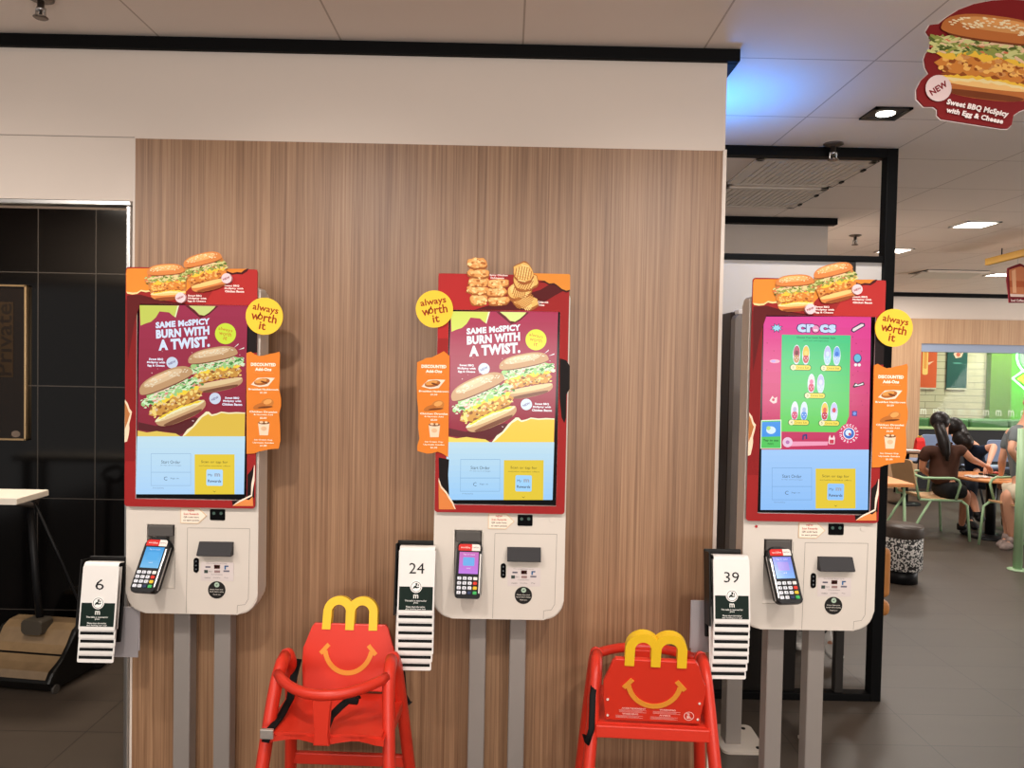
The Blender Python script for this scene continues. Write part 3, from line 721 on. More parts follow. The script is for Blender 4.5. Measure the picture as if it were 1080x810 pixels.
    # keep everything inside the bezel opening
    m_.build('screen_display', SCREEN, root)
    # ---- printed surround
    px0, px1, pz0, pz1 = L1(134.8, 284)[0]+.0, L1(273.2, 284)[0], L1(205, 534.5)[1], L1(205, 283.4)[1]
    d = MB(); d.use(0, (152, 34, 34)); d.prism(rrect(px0, pz0, px1, pz1, .01), -.0125, -.0095)
    sur = d.build('printed_surround', PRINT, root)
    c = MB(); c.bb((sx0-.004, -.05, sz0-.005), (sx1+.004, .0, sz1+.004)); cut = c.build('cutter', PRINT); cut.location = KL[i]
    bpy.context.view_layer.update(); boolcut(sur, cut)
    for me in (sur.data,):
        if me.color_attributes.get('Col') is None:
            ca = me.color_attributes.new('Col', 'FLOAT_COLOR', 'CORNER'); 
            for k in ca.data: k.color = (*lin((152, 34, 34)), 1)
    a = MB(); y = -.0128
    f = lambda rgb: a.use(0, rgb)
    def fade(pts_fn, c0, c1, n=12):
        for k in range(n):
            t = k/n; f(tuple(c0[j]+(c1[j]-c0[j])*t for j in range(3))); a.poly(pts_fn(t, (k+1)/n), y)
    W = [px0+.001, px1-.001, pz0+.001, pz1-.001]
    # printed burnt tones: brighter red in the upper corner, dark scorched side
    if i != 1:
        fade(lambda t, u: [(sx0-.004-(sx0-.004-W[0])*1, W[3]-.10-(.5*t)), (sx0-.005, W[3]-.10-(.5*t)), (sx0-.005, W[3]-.10-.5*u), (W[0], W[3]-.10-.5*u)], (120, 22, 24), (136, 26, 28))
        f((178, 44, 42)); a.poly([(W[1]-.10, W[3]), (W[1], W[3]), (W[1], W[3]-.14), (sx1+.005, W[3]-.14), (sx1+.005, sz1+.006), (W[1]-.16, sz1+.006)], y)
        f((92, 20, 22)); a.poly([L1(x, yy) for x, yy in ((136, 312), (150, 311), (168, 316), (196, 321), (200, 321), (150, 321), (144, 340), (137, 380))], y-.0003)
        f((226, 138, 50)); a.poly([L1(x, yy) for x, yy in ((137, 283.6), (205, 283.6), (206, 300), (190, 316), (182, 312), (174, 310), (166, 309), (160, 307.5), (156, 308), (151, 307), (147, 309.5), (142, 310), (137, 309.5), (135.3, 308), (135.3, 287), (136, 284.5))], y-.0006)
        f((250, 214, 150)); a.poly([L1(x, yy) for x, yy in ((135.3, 308), (142, 309), (147, 308.6), (151, 306), (156, 307), (160, 306.5), (166, 308), (166, 309), (160, 308), (156, 308.7), (151, 307.6), (147, 310.3), (142, 311), (137, 310.3))], y-.0008)
        f((222, 132, 48)); a.poly([L1(x, yy) for x, yy in ((236, 284), (262, 284), (259, 285.5), (256, 288), (251, 287.4), (247, 288.5), (241, 286.5))], y-.0006)
        f((70, 18, 18)); a.poly([L1(x, yy) for x, yy in ((262, 284), (264, 284), (262, 287), (257, 290), (251, 289.6), (246, 290.5), (240, 288), (241, 286.5), (247, 288.5), (251, 287.4), (256, 288), (259, 285.5))], y-.0005)
        a.build('surround_artwork', PRINT, sur); a = MB()
        # bottom right scorch with an orange tear
        f((26, 14, 14)); a.poly([L1(x, yy) for x, yy in ((262.5, 500), (267, 495), (269, 490), (269.6, 524), (262.5, 527), (250, 531), (247, 532.6), (246, 527.5), (262, 526))], y-.0004)
        f((224, 138, 74)); a.poly([L1(x, yy) for x, yy in ((247, 532.8), (254, 528), (260, 525.5), (264, 526.6), (268, 523), (268.6, 532.8))], y-.0008)
        f((246, 224, 204)); a.poly([L1(x, yy) for x, yy in ((246.6, 532.8), (254, 527), (260, 524.3), (266.2, 521), (266.6, 510), (268.6, 500), (269.6, 490), (270.2, 490), (270, 506), (268.4, 514), (267.4, 522.4), (260, 526), (254, 529))], y-.001)
        f((26, 14, 14)); a.poly([L1(x, yy) for x, yy in ((263, 340), (272.6, 346), (272.4, 372), (263, 372))], y-.0003)
        a.build('torn_corner_print', PRINT, sur); a = MB()
        # burger piece on the left edge
        f((236, 210, 180)); a.poly([L1(x, yy) for x, yy in ((134, 421), (137, 425), (139, 431), (141.4, 434), (140, 441), (138.5, 447), (138.8, 452), (138, 458), (136.4, 465), (133.6, 466))], y-.0006)
        f((176, 110, 60)); a.poly([L1(x, yy) for x, yy in ((134, 424), (136, 428), (138, 434), (139.4, 436), (137, 444), (134, 452))], y-.0009)
        a.build('edge_burger_print', PRINT, sur); a = MB()
        dn = [(241.8, 294.5), (193.8, 314.6)]
        for k, (bx, by) in enumerate(dn):
            nb = MB(); nb.use(0, (236, 204, 208)); e = L1(bx, by); nb.prism(circ(e[0], e[1], 5.3*S0, 24), -.0245, -.0128); nb.use(0, (140, 50, 60)); text(nb, 'NEW', e[0], e[1], -.0249, w=7.4*S0, h=2.2*S0, rot=R(22), bold=.03); nb.build('new_badge', PRINT, sur)
        for k, s in enumerate(('Sweet BBQ', 'McSpicy with', 'Chicken Bacon')):
            f((246, 226, 220)); e = L1((246.2, 248.4, 249)[k], 302+2.9*k); text(a, s, e[0], e[1], y-.0012, w=(15.5, 19.5, 20)[k]*S0, h=2.3*S0, bold=.05)
        for k, s in enumerate(('Sweet BBQ', 'McSpicy with', 'Egg & Cheese')):
            f((246, 226, 220)); e = L1((207.4, 210, 209.4)[k], 312.4+2.9*k); text(a, s, e[0], e[1], y-.0012, w=(14.5, 19.5, 19)[k]*S0, h=2.3*S0, bold=.05)
    else:
        f((178, 40, 40)); a.poly([(W[0], W[3]), (W[0]+.2, W[3]), (W[0]+.18, sz1+.006), (sx0-.005, sz1+.006), (sx0-.005, W[3]-.2), (W[0], W[3]-.2)], y)
        f((84, 18, 20)); a.poly([T(x, yy) for x, yy in ((500, 327), (560, 327.5), (585, 312), (600, 304), (600, 296), (580, 300), (570, 306))], y-.0003)
        f((224, 140, 54)); a.poly([T(x, yy) for x, yy in ((560, 288.6), (600, 289.6), (601, 291), (601, 306), (597, 307), (592, 305), (588, 301.5), (584, 299), (579, 299.5), (574, 296.5), (568, 296))], y-.0006)
        f((60, 18, 16)); a.poly([T(x, yy) for x, yy in ((600, 308), (597, 309), (592, 307), (588, 303.5), (584, 301), (579, 301), (574, 298.5), (568, 298), (574, 296.5), (579, 299.5), (584, 299), (588, 301.5), (592, 305), (597, 307), (601, 306))], y-.0007)
        a.build('surround_artwork', PRINT, sur); a = MB()
        f((20, 12, 12)); a.poly([T(x, yy) for x, yy in ((590, 378), (597, 380), (600.6, 386), (600.4, 410), (597, 416), (596.6, 440), (595, 446), (592, 440), (590, 420))], y-.0004)
        a.build('torn_edge_print', PRINT, sur); a = MB()
        f((20, 12, 12)); a.poly([T(x, yy) for x, yy in ((463, 482), (474, 484), (473, 500), (474, 520), (473, 528), (480, 534), (476, 536), (468, 524), (463.6, 508))], y-.0004)
        f((216, 128, 66)); a.poly([T(x, yy) for x, yy in ((463, 506), (465.6, 513), (471, 519), (474, 524), (478, 530), (480.6, 536.4), (463.2, 536.4))], y-.0006)
        f((244, 216, 190)); a.poly([T(x, yy) for x, yy in ((463, 503), (466, 512), (471.4, 518), (474.4, 523), (478.6, 529.5), (481, 536), (480, 536), (477, 530), (473.6, 525), (471, 520), (465.4, 514), (463, 507))], y-.0008)
        a.build('torn_corner_print', PRINT, sur); a = MB()
        for s, x, yy, w in (('Spicy Chicken', 526, 291, 19), ('McNuggets', 524.5, 294, 14)):
            f((246, 226, 220)); e = T(x, yy); text(a, s, e[0], e[1], y-.0012, w=w*S0, h=2.3*S0, bold=.05)
        for s, x, yy, w in (('Criss-cut', 572.5, 319, 11), ('Fries', 570.5, 322, 7)):
            f((246, 226, 220)); e = T(x, yy); text(a, s, e[0], e[1], y-.0012, w=w*S0, h=2.3*S0, bold=.05)
    a.build('surround_lettering', PRINT, sur)
    # ---- food cut-outs over the top edge
    if i != 1:
        for (nm, cx, cy, w, rot, sd, egg, y_, fl_) in (('burger_cutout', 178.5, 297.5, 43, 5, 11, True, -.0145, 1), ('burger_cutout', 219.5, 287, 45, 15, 12, False, -.0182, 1)):
            d = MB(); c_ = L1(cx, cy)
            # card backing following the burger outline
            pts = [(-.33, -.40), (-.2, -.435), (.2, -.435), (.34, -.40), (.42, -.3), (.45, -.15), (.48, .05), (.46, .17), (.43, .26), (.33, .35), (.15, .405), (-.15, .405), (-.33, .35), (-.43, .26), (-.46, .17), (-.48, .05), (-.45, -.15), (-.41, -.3)]
            ca, sa = math.cos(R(rot)), math.sin(R(rot)); hh = 1.02
            d.use(0, (198, 130, 70)); d.prism([(c_[0]+w*S0*(u*ca-v*hh*sa), c_[1]+w*S0*(u*sa+v*hh*ca)) for u, v in pts], y_, y_+.0015)
            burger(d, c_[0], c_[1], w*S0, R(rot), y_-.0002, PAL_PRINT, sd, hh, egg=egg, dens=.8)
            d.build(nm, PRINT, sur)
    else:
        rnd = random.Random(21); d = MB()
        def lump(x, yy, rx, ry, rot, yb, fries=False):
            c_ = T(x, yy); n = 18; pts = []
            for k in range(n):
                t = 2*PI*k/n; q = rnd.uniform(.9, 1.08); pw = .75
                u = rx*S0*q*math.copysign(abs(math.cos(t))**pw, math.cos(t)); v = ry*S0*q*math.copysign(abs(math.sin(t))**pw, math.sin(t))
                pts.append((c_[0]+u*math.cos(rot)-v*math.sin(rot), c_[1]+u*math.sin(rot)+v*math.cos(rot)))
            d.use(0, (160, 92, 44)); d.prism(pts, yb, yb+.0016)
            up = [(c_[0]+(a-c_[0])*.95-.0*S0, c_[1]+(b_-c_[1])*.80+1.0*S0) for a, b_ in pts]; d.use(0, (226, 158, 90) if not fries else (232, 182, 104)); d.poly(up, yb-.0001)
            up = [(c_[0]+(a-c_[0])*.7-.6*S0, c_[1]+(b_-c_[1])*.42+2.2*S0) for a, b_ in pts]; d.use(0, (240, 188, 122) if not fries else (240, 200, 124)); d.poly(up, yb-.0002)
            if fries:
                for k in range(7):
                    o = (k-3)/3.6
                    for ang, cc in ((.9, (184, 120, 56)), (-.7, (246, 212, 140))):
                        ux, uy = math.cos(ang+rot), math.sin(ang+rot); L = rx*S0*.72*math.sqrt(max(.05, 1-o*o)); nx, ny = -uy*o*ry*S0*.8, ux*o*ry*S0*.8
                        d.use(0, cc); t = .0016; d.poly([(c_[0]+nx-ux*L-uy*t, c_[1]+ny-uy*L+ux*t), (c_[0]+nx+ux*L-uy*t, c_[1]+ny+uy*L+ux*t), (c_[0]+nx+ux*L+uy*t, c_[1]+ny+uy*L-ux*t), (c_[0]+nx-ux*L+uy*t, c_[1]+ny-uy*L-ux*t)], yb-.0003-(.0003 if ang > 0 else 0))
            else:
                for k in range(26):
                    t = rnd.uniform(0, 2*PI); q = math.sqrt(rnd.random())*.84; e = (c_[0]+q*rx*S0*math.cos(t), c_[1]+q*ry*S0*math.sin(t))
                    rr = rnd.uniform(.6, 1.6)*S0; d.use(0, rnd.choice(((244, 194, 126), (186, 108, 52), (230, 164, 94), (250, 214, 150)))); d.poly([(e[0]+rr*1.5*math.cos(s)*rnd.uniform(.7, 1.2), e[1]+rr*math.sin(s)) for s in [2*PI*j/7 for j in range(7)]], yb-.0003-5e-6*k)
        for j, (x, yy, rx, ry, ro) in enumerate(((505, 317, 10, 6.5, .05), (526, 318, 12, 5, .1), (504, 307, 12, 5, -.05), (524, 309, 11, 5.5, .1), (505, 298.5, 11.5, 5, .05), (525, 300, 12, 5, .1), (505, 289.5, 12, 5.5, -.08), (503.5, 279, 11, 6.5, .05))):
            lump(x, yy, rx, ry, ro, -.0145-.0006*j)
        d.build('nuggets_cutout', PRINT, sur); d = MB()
        for j, (x, yy, rx, ry, ro) in enumerate(((553, 318, 15, 8, -.3), (548, 307, 14, 9, .4), (554, 298, 13, 10, .2), (552, 289, 10, 12, .5))):
            lump(x, yy, rx, ry, ro, -.0145-.0008*j, True)
        d.build('waffle_fries_cutout', PRINT, sur)
    # ---- placards and round sign
    if i != 1:
        T_ = L1
        addons(root, T_, [(261.8, 372.5), (266, 371), (270, 373.5), (275, 375.6), (280, 375), (285, 373.6), (291, 372.6), (296, 371), (297, 374), (296.6, 384), (296.8, 400), (296, 410), (298, 420), (298, 428), (296, 436), (297, 450), (297.4, 464), (295.4, 472.6), (290, 472.8), (284, 473.6), (275, 475.6), (270, 477.6), (262, 478)], 279.6, 384.5)
        round_sign(root, T_, 281, 334, R(-10))
    else:
        addons(root, T, [(440.6, 382), (446, 380), (450, 377.6), (456, 377), (464, 373), (468.6, 370.4), (474.6, 375.5), (474.4, 402), (474, 420), (473.6, 450), (473, 481.6), (467, 477.6), (462, 475.8), (456, 477.4), (451, 477.8), (441, 475), (440.6, 470), (443, 462), (441.6, 450), (442, 436), (440.6, 420), (440, 400)], 458.2, 386.5)
        round_sign(root, T, 458.8, 326.4, R(10))
    return root

k1 = kiosk(0, 'white self-order kiosk standing leftmost, next to the black tiled recess')
k2 = kiosk(1, 'white self-order kiosk in the middle, chicken nuggets and waffle fries on its header')
k3 = kiosk(2, 'white self-order kiosk on the right with a pink and green footwear screen')
def niche_shade(k, i):
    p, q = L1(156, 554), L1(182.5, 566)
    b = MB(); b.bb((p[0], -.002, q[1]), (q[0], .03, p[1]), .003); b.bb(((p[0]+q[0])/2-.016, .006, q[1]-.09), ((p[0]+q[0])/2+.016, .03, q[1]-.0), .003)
    b.build('niche_shade_bracket', mat('niche_shade_grey', (84, 80, 77), .45), k)  # dark grey bracket; its top plate stands in for shade in the niche
for i_, k_ in enumerate((k1, k2, k3)): niche_shade(k_, i_)
def termloc(i, x, y, yy):
    p = at(x, y, KY[i]+yy); return (p.x-KL[i].x, yy, p.z)
blue = ((70, 160, 226), (130, 196, 240), (90, 176, 236))
terminal(k1, 0, R(-7), R(-33), termloc(0, 158.5, 595, -.045), blue, R(0))
terminal(k2, 1, R(-4), R(-18), termloc(1, 494, 601, -.035), ((206, 110, 190), (190, 120, 230), (110, 176, 236)))
terminal(k3, 2, R(8), R(-30), termloc(2, 828, 606, -.045), ((110, 120, 226), (110, 176, 240), (150, 130, 226)), R(0), -1)
# ------------------------------------------------------------------ setting
WY = 2.585     # fascia plane
PY = 2.565     # wood panel plane
XL = at(138.5, 400, WY).x - .0
XR = at(766, 110, WY).x
ZP = at(450, 152.5, PY).z      # panel top
FLOORM = grid_mat('floor_tiles', (72, 63, 55), (42, 37, 33), .6, .2975, .04, .26, .004, (0, 1), .45, .35, .05, .13, 3.0, stretch=(1, 3, 1))
CEILM = grid_mat('ceiling_tiles', (248, 234, 223), (200, 182, 168), .6, .6, .03, 2.64, .006, (0, 1), .75, .3, .012, .01)
PAINT = mat('warm_white_paint', (224, 210, 198), .7, noise=.015, nscale=2)
PAINT2 = mat('grey_white_paint', (220, 208, 198), .7)
WOODP = wood_mat('walnut_laminate', (114, 79, 54), (174, 136, 103), 0, 130, .42)
WOODL = wood_mat('light_oak_laminate', (176, 134, 98), (206, 168, 130), 0, 60, .5)
BLKT = grid_mat('black_gloss_tiles', (5, 4, 4), (52, 48, 45), .305, .6, at(40, 350, 4.1).x, at(70, 288, 4.1).z, .006, (0, 2), .12, .3, .1, .05)
TRIMB = mat('black_trim', (7, 7, 8), .6, spec=.12)
SKIRT = mat('dark_skirting', (24, 22, 22), .5)

b = MB(); b.bb((-5, -4, -.05), (10, 14, 0)); struct(b.build('floor', FLOORM))
b = MB(); b.bb((-5, -4, CEIL), (10, 14, CEIL+.05)); struct(b.build('ceiling', CEILM))
# fascia block carrying the wood panel
ZD = at(70, 211, WY).z
b = MB(); b.bb((XL, WY, 0), (XR, 4.08, CEIL)); struct(b.build('wall_front', PAINT))
b = MB(); b.bb((-4.6, WY, ZD), (XL, WY+.16, CEIL)); struct(b.build('wall_left_lintel', PAINT))
xa, xb = at(142.6, 400, PY).x-.004, at(763.3, 170, PY).x
b = MB(); xm = at(505, 160, PY).x
b.use(0); b.bb((xa, PY, 0), (xm-.0012, WY-.001, ZP)); b.bb((xm+.0012, PY, 0), (xb-.003, WY-.001, ZP))
b.use(1); b.bb((xb-.003, PY-.002, 0), (xb+.009, WY-.001, ZP+.004)); b.bb((xa-.006, PY-.001, 0), (xa, WY-.001, ZP))
b.use(2); b.bb((xm-.0012, PY+.002, 0), (xm+.0012, WY-.001, ZP))
b.build('wall_panel_front', [WOODP, mat('pale_edge_strip', (222, 208, 196), .4), mat('groove', (150, 112, 84), .6)])
bpy.data.objects['wall_panel_front']['kind'] = 'structure'
# thin reveal line left of the panel top
b = MB(); b.bb((-4.6, WY-.004, at(60, 143.3, WY).z-.001), (xa-.012, WY, at(60, 143.3, WY).z+.001)); struct(b.build('trim_2', mat('reveal', (176, 164, 156), .7)))
# black ceiling trim
b = MB(); b.bb((-4.6, WY-.022, CEIL-.042), (at(781, 60, WY-.02).x, WY-.0005, CEIL-.0005), .004); b.bb((XR+.001, WY-.0005, CEIL-.042), (at(781, 60, WY-.02).x, WY+.26, CEIL-.0005), .004); struct(b.build('trim_1', TRIMB))
# chrome door frame of the recess
b = MB(); zc = ZD
b.bb((-4.6, WY-.012, zc-.017), (XL-.001, WY+.03, zc), .003); b.bb((XL-.015, WY-.012, 0), (XL-.001, WY+.03, zc-.017), .003)
struct(b.build('trim_3', CHROME))
b = MB(); b.bb((XL-.034, WY+.03, 0), (XL-.004, 4.0, .10)); struct(b.build('baseboard_right', SKIRT))
# recess
b = MB(); b.bb((-4.6, 4.1, 0), (XL+.3, 4.2, CEIL)); struct(b.build('wall_back', BLKT))
b = MB(); b.bb((-4.7, WY+.16, 0), (-4.6, 4.1, CEIL)); struct(b.build('wall_left', BLKT))
b = MB(); b.bb((-4.6, 4.07, 0), (XL-.04, 4.1, .07)); struct(b.build('baseboard_back', SKIRT))

# ------------------------------------------------------------------ things in the recess
# framed dark glass panel with lettering
Yp = 4.07
a, c = at(-40, 299, Yp), at(26.5, 465, Yp)
root = thing('framed_glass_panel', 'dark glass panel in a thin brass frame on the black tiled recess wall', 'panel', ((a.x+c.x)/2, 4.1, c.z))
ox, oz = root.location.x, root.location.z
x0, x1, z0, z1 = a.x-ox, c.x-ox, 0, a.z-oz
b = MB(); b.bb((x0+.008, -.016, z0+.008), (x1-.008, -.002, z1-.008)); b.build('glass', mat('smoked_brown_glass', (20, 13, 8), .1, spec=.25), root)
b = MB()
for lo, hi in (((x0, -.026, z0), (x0+.011, -.001, z1)), ((x1-.011, -.026, z0), (x1, -.001, z1)), ((x0, -.026, z0), (x1, -.001, z0+.011)), ((x0, -.026, z1-.011), (x1, -.001, z1))): b.bb(lo, hi, .002)
b.build('frame', mat('brass_frame', (190, 160, 120), .3, .9), root)
b = MB(); b.use(0, (40, 28, 15)); t0, t1 = at(-12, 318, Yp), at(12, 398, Yp); b.bb((t0.x-ox, -.0175, t1.z-oz), (t1.x-ox, -.0163, t0.z-oz))
b.use(0, (22, 15, 10)); e = at(2.5, 358, Yp); text(b, 'Private', e.x-ox, e.z-oz, -.0178, w=.38, h=.085, rot=R(90), bold=.01)
b.build('door_sign', PRINT, root); b = MB()
q = at(15, 458, Yp); b.use(0, (96, 84, 76)); b.poly(circ(q.x-ox, q.z-oz, .024, 16, .018), -.0172)
b.build('round_sticker', PRINT, root)
# white topped table
tz = 3.30; a = at(30, 526, tz)
H = a.z
root = thing('side_table', 'white topped table cut off by the left edge, in front of the black tiles', 'table', (a.x-.50, tz+.115, 0))
b = MB(); b.prism(rrect(-.45, H-.028, .45, H, .004), -.115, .115, .003); b.build('tabletop', mat('white_laminate', (236, 228, 214), .35), root)
for sx in (-.38,):
    for sy in (-.08, .08):
        b = MB(); b.bb((sx-.02, sy-.02, 0), (sx+.02, sy+.02, H-.028), .003); b.build('leg', BLACK, root)
# floor cleaner
fx = fl(10, 728); fz = fx.y+.12
p0 = at(38, 655, fz)
root = thing('floor_cleaner', 'black upright floor cleaner with a smoky brown cover, parked by the white topped table', 'floor cleaner', (at(36, 700, fz).x, fz, 0), R(-8))
ox, oy = root.location.x, root.location.y
b = MB()
prof = [(-.13, .015), (.2, .015), (.24, .06), (.22, .20), (.12, .265), (.03, .255), (-.04, .155), (-.13, .10), (-.16, .06)]
for sgn in (1,):
    b.prism([(u, v) for u, v in prof], -.21, .21, .012)
for v in b.bm.verts: v.co = Vector((v.co.y, v.co.x, v.co.z))
bmesh.ops.recalc_face_normals(b.bm, faces=b.bm.faces)
body = b.build('body', mat('black_shell', (18, 17, 16), .35), root)
b = MB(); n = 12; top = [(.16, .262), (.12, .275), (.06, .272), (.02, .25), (-.02, .19), (-.05, .158)]
P1 = [(-.185, u, v) for u, v in top]; P2 = [(.185, u, v) for u, v in top]
for q in range(len(top)-1): b.face([P1[q+1], P2[q+1], P2[q], P1[q]], True)
lowp = [(-.055, .150), (-.09, .128), (-.135, .106), (-.155, .075)]
for q in range(3): b.face([(-.185, *lowp[q+1]), (.185, *lowp[q+1]), (.185, *lowp[q]), (-.185, *lowp[q])], True)
b.build('cover', mat('smoky_brown_plastic', (112, 92, 68), .22, noise=.25, nscale=14), root)
b = MB(); b.prism(rrect(-.055, .23, .055, .30, .015), -.02, .06, .006); b.build('handle_socket', mat('socket_grey', (66, 60, 52), .4), root)
b = MB(); b.tube([(0, .04, .27), (-.004, .02, .45), (-.01, -.02, H-.08)], .017, 12); b.build('handle_pole', BLACK, root)
b = MB(); b.tube([(-.07, -.09, H-.085), (-.05, -.10, H-.05), (.0, -.10, H-.035), (.045, -.08, H-.045), (.055, -.05, H-.08), (.03, -.03, H-.11), (-.04, -.05, H-.10)], .013, 10, close=True); b.build('grip', mat('grip_grey', (52, 46, 42), .35), root)
b = MB(); b.tube([(.05, -.06, H-.09), (.13, .02, H*.6), (.215, .08, .30), (.225, .12, .2)], .0065, 8); b.build('cable', BLACK, root)
for sx in (-.21, .21):
    b = MB(); b.tube([(sx-.012, .19, .05), (sx+.012, .19, .05)], .05, 20); b.build('wheel', BLACK, root)
    b = MB(); b.tube([(sx*1.0-.006, -.12, .022), (sx+.006, -.12, .022)], .022, 14); b.build('front_wheel', mat('wheel_grey', (70, 66, 62), .4), root)

# ------------------------------------------------------------------ table number markers on holders
MW = mat('marker_white', (230, 225, 220), .35)
HOLD = mat('holder_black', (18, 16, 15), .4)
ACR = mat('frosted_bracket', (160, 154, 156), .35)
ORD = ['front', 'second', 'third', 'fourth', 'fifth', 'sixth', 'seventh', 'eighth', 'ninth']
def stack(num, px_tl, px_br, Y, nback, rz, tilt, place, bracket, wpx=38.5, lean=0):
    a = at(*px_tl, Y); s = Y/811
    W = wpx*s; L = 70*s
    cx = a.x+W/2
    holder = thing('marker_holder', f'black holder of the table marker stack {place}', 'holder', (cx, Y, a.z), rz, 'black holders for table markers')
    tl = Euler((tilt, lean, 0)).to_matrix().to_4x4()
    b = MB(); b.M = tl; b.bb((-W/2-.012, .052, -.25), (W/2-.008, .062, .012), .002); b.bb((-W/2-.012, .0, -.21), (-W/2-.007, .058, .006), .001)
    b.bb((-W/2-.010, .014, -.030), (W/2-.004, .02, -.014), .002)
    b.build('back_plate', HOLD, holder)
    b = MB(); bx0, bx1, bz0, bz1 = bracket; b.bb((bx0, .066, bz0), (bx1, .072, bz1), .002); b.bb((bx0+.004, .064, bz1-.16), (bx1-.004, .0665, bz1)); b.build('bracket', ACR, holder)
    for k in range(nback+1):
        lab = (f'white table number marker showing {num}, in front {place}' if k == 0 else f'white edged table marker, {ORD[k]} from the front, {place}')
        dz = -8.55*s*k; dy = .0045*k
        root = thing('table_marker', lab, 'table marker', holder.location, rz, f'table markers {place}')
        M = tl @ Matrix.Translation((0 if k < nback-1 else -.003*(k-nback+2), dy, dz))
        b = MB(); b.M = M
        b.use(0); wv = 0
        b.prism(rrect(-W/2, -L-.004*0, W/2, -.012, .004), -.0035, 0, .0009)
        if k == 0:
            # rolled top edge that hooks on the holder
            n = 8; r = .014; pr = [(r*math.cos(PI/2*q/n)*-1, r*math.sin(PI/2*q/n)) for q in range(n+1)]
            for q in range(n):
                y0_, z0_ = pr[q]; y1_, z1_ = pr[q+1]
                b.face([(-W/2+.002, y0_+.0105, z0_-.014), (W/2-.002, y0_+.0105, z0_-.014), (W/2-.002, y1_+.0105, z1_-.014), (-W/2+.002, y1_+.0105, z1_-.014)], True)
            b.bb((-W/2+.002, .0105, -.003), (W/2-.002, .03, .0))
            b.bb((-W/2, 0, -L+.002), (-W/2+.0015, .016, -.014)); b.bb((W/2-.0015, 0, -L+.002), (W/2, .016, -.014))
        b.build('plate', MW, root)
        b = MB(); b.M = M; yk = -.0042
        lt = -42*s if k == 0 else -L+.02; m_ = .0065*s/.0032
        b.use(0, (18, 34, 28) if k == 0 else (10, 12, 12)); b.bb((-W/2+m_*.75, yk, -L+m_*1.9), (W/2-m_*.75, yk+.0008, lt), 0)
        if k == 0:
            b.use(0, (26, 26, 28)); text(b, num, 0, -23*s, yk, h=11*s, w=(9 if len(num) == 1 else 16)*s, bold=.0)
            b.use(0, (244, 240, 236)); b.prism(circ(0, lt, 6.3*s, 28), yk-.0014, yk+.0005)
            b.use(0, (24, 40, 34)); rg = circ(0, lt, 5.4*s, 28); ri = circ(0, lt, 4.9*s, 28)
            for q in range(28): w2 = (q+1) % 28; b.face([(rg[q][0], yk-.0016, rg[q][1]), (rg[w2][0], yk-.0016, rg[w2][1]), (ri[w2][0], yk-.0016, ri[w2][1]), (ri[q][0], yk-.0016, ri[q][1])])
            # little hand and cup emblem
            b.poly([(u*s, lt+v*s) for u, v in ((-3.4, -2.4), (-1.4, -1.2), (.6, -1.6), (3, -1), (3.4, .2), (1, -.2), (-.4, 1.4), (-2.2, .6), (-3.2, -1))], yk-.0018)
            b.poly([(u*s, lt+v*s) for u, v in ((-.8, 3.6), (1.4, 3.9), (1, 1.1), (-.4, 1.1))], yk-.0018); b.poly([(u*s, lt+v*s) for u, v in ((1.8, 2.6), (3, 2.6), (2.8, .8), (1.8, .9))], yk-.0018)
            b.use(0, (232, 230, 224)); text(b, 'm', 0, lt-10*s, yk-.0004, w=5.2*s, h=4*s, bold=.02)
            for q, (t_, w_) in enumerate((('This table is reserved for', 23), ('you', 5), ('Please return the marker', 20), ('after finishing your meal', 21))):
                text(b, t_, 0, lt-(14.4+2.4*q+(1.4 if q > 1 else 0))*s, yk-.0004, w=w_*s, h=1.7*s, bold=.02)
        b.build('printed_label', PRINT, root)
tiltm = R(-8)
stack('6', (88.8, 592.5), (126, 698), 2.36, 4, 0, tiltm, 'at the left of the leftmost kiosk', (-.02, .085, -.30, -.16), wpx=38, lean=R(0))
stack('24', (421.3, 575.5), (459, 706), 2.36, 7, 0, tiltm, 'at the left of the middle kiosk', (-.05, .05, -.30, -.16))
stack('39', (751.8, 585), (790, 713), 2.29, 7, 0, tiltm, 'at the left of the right kiosk', (-.10, -.02, -.31, -.16))

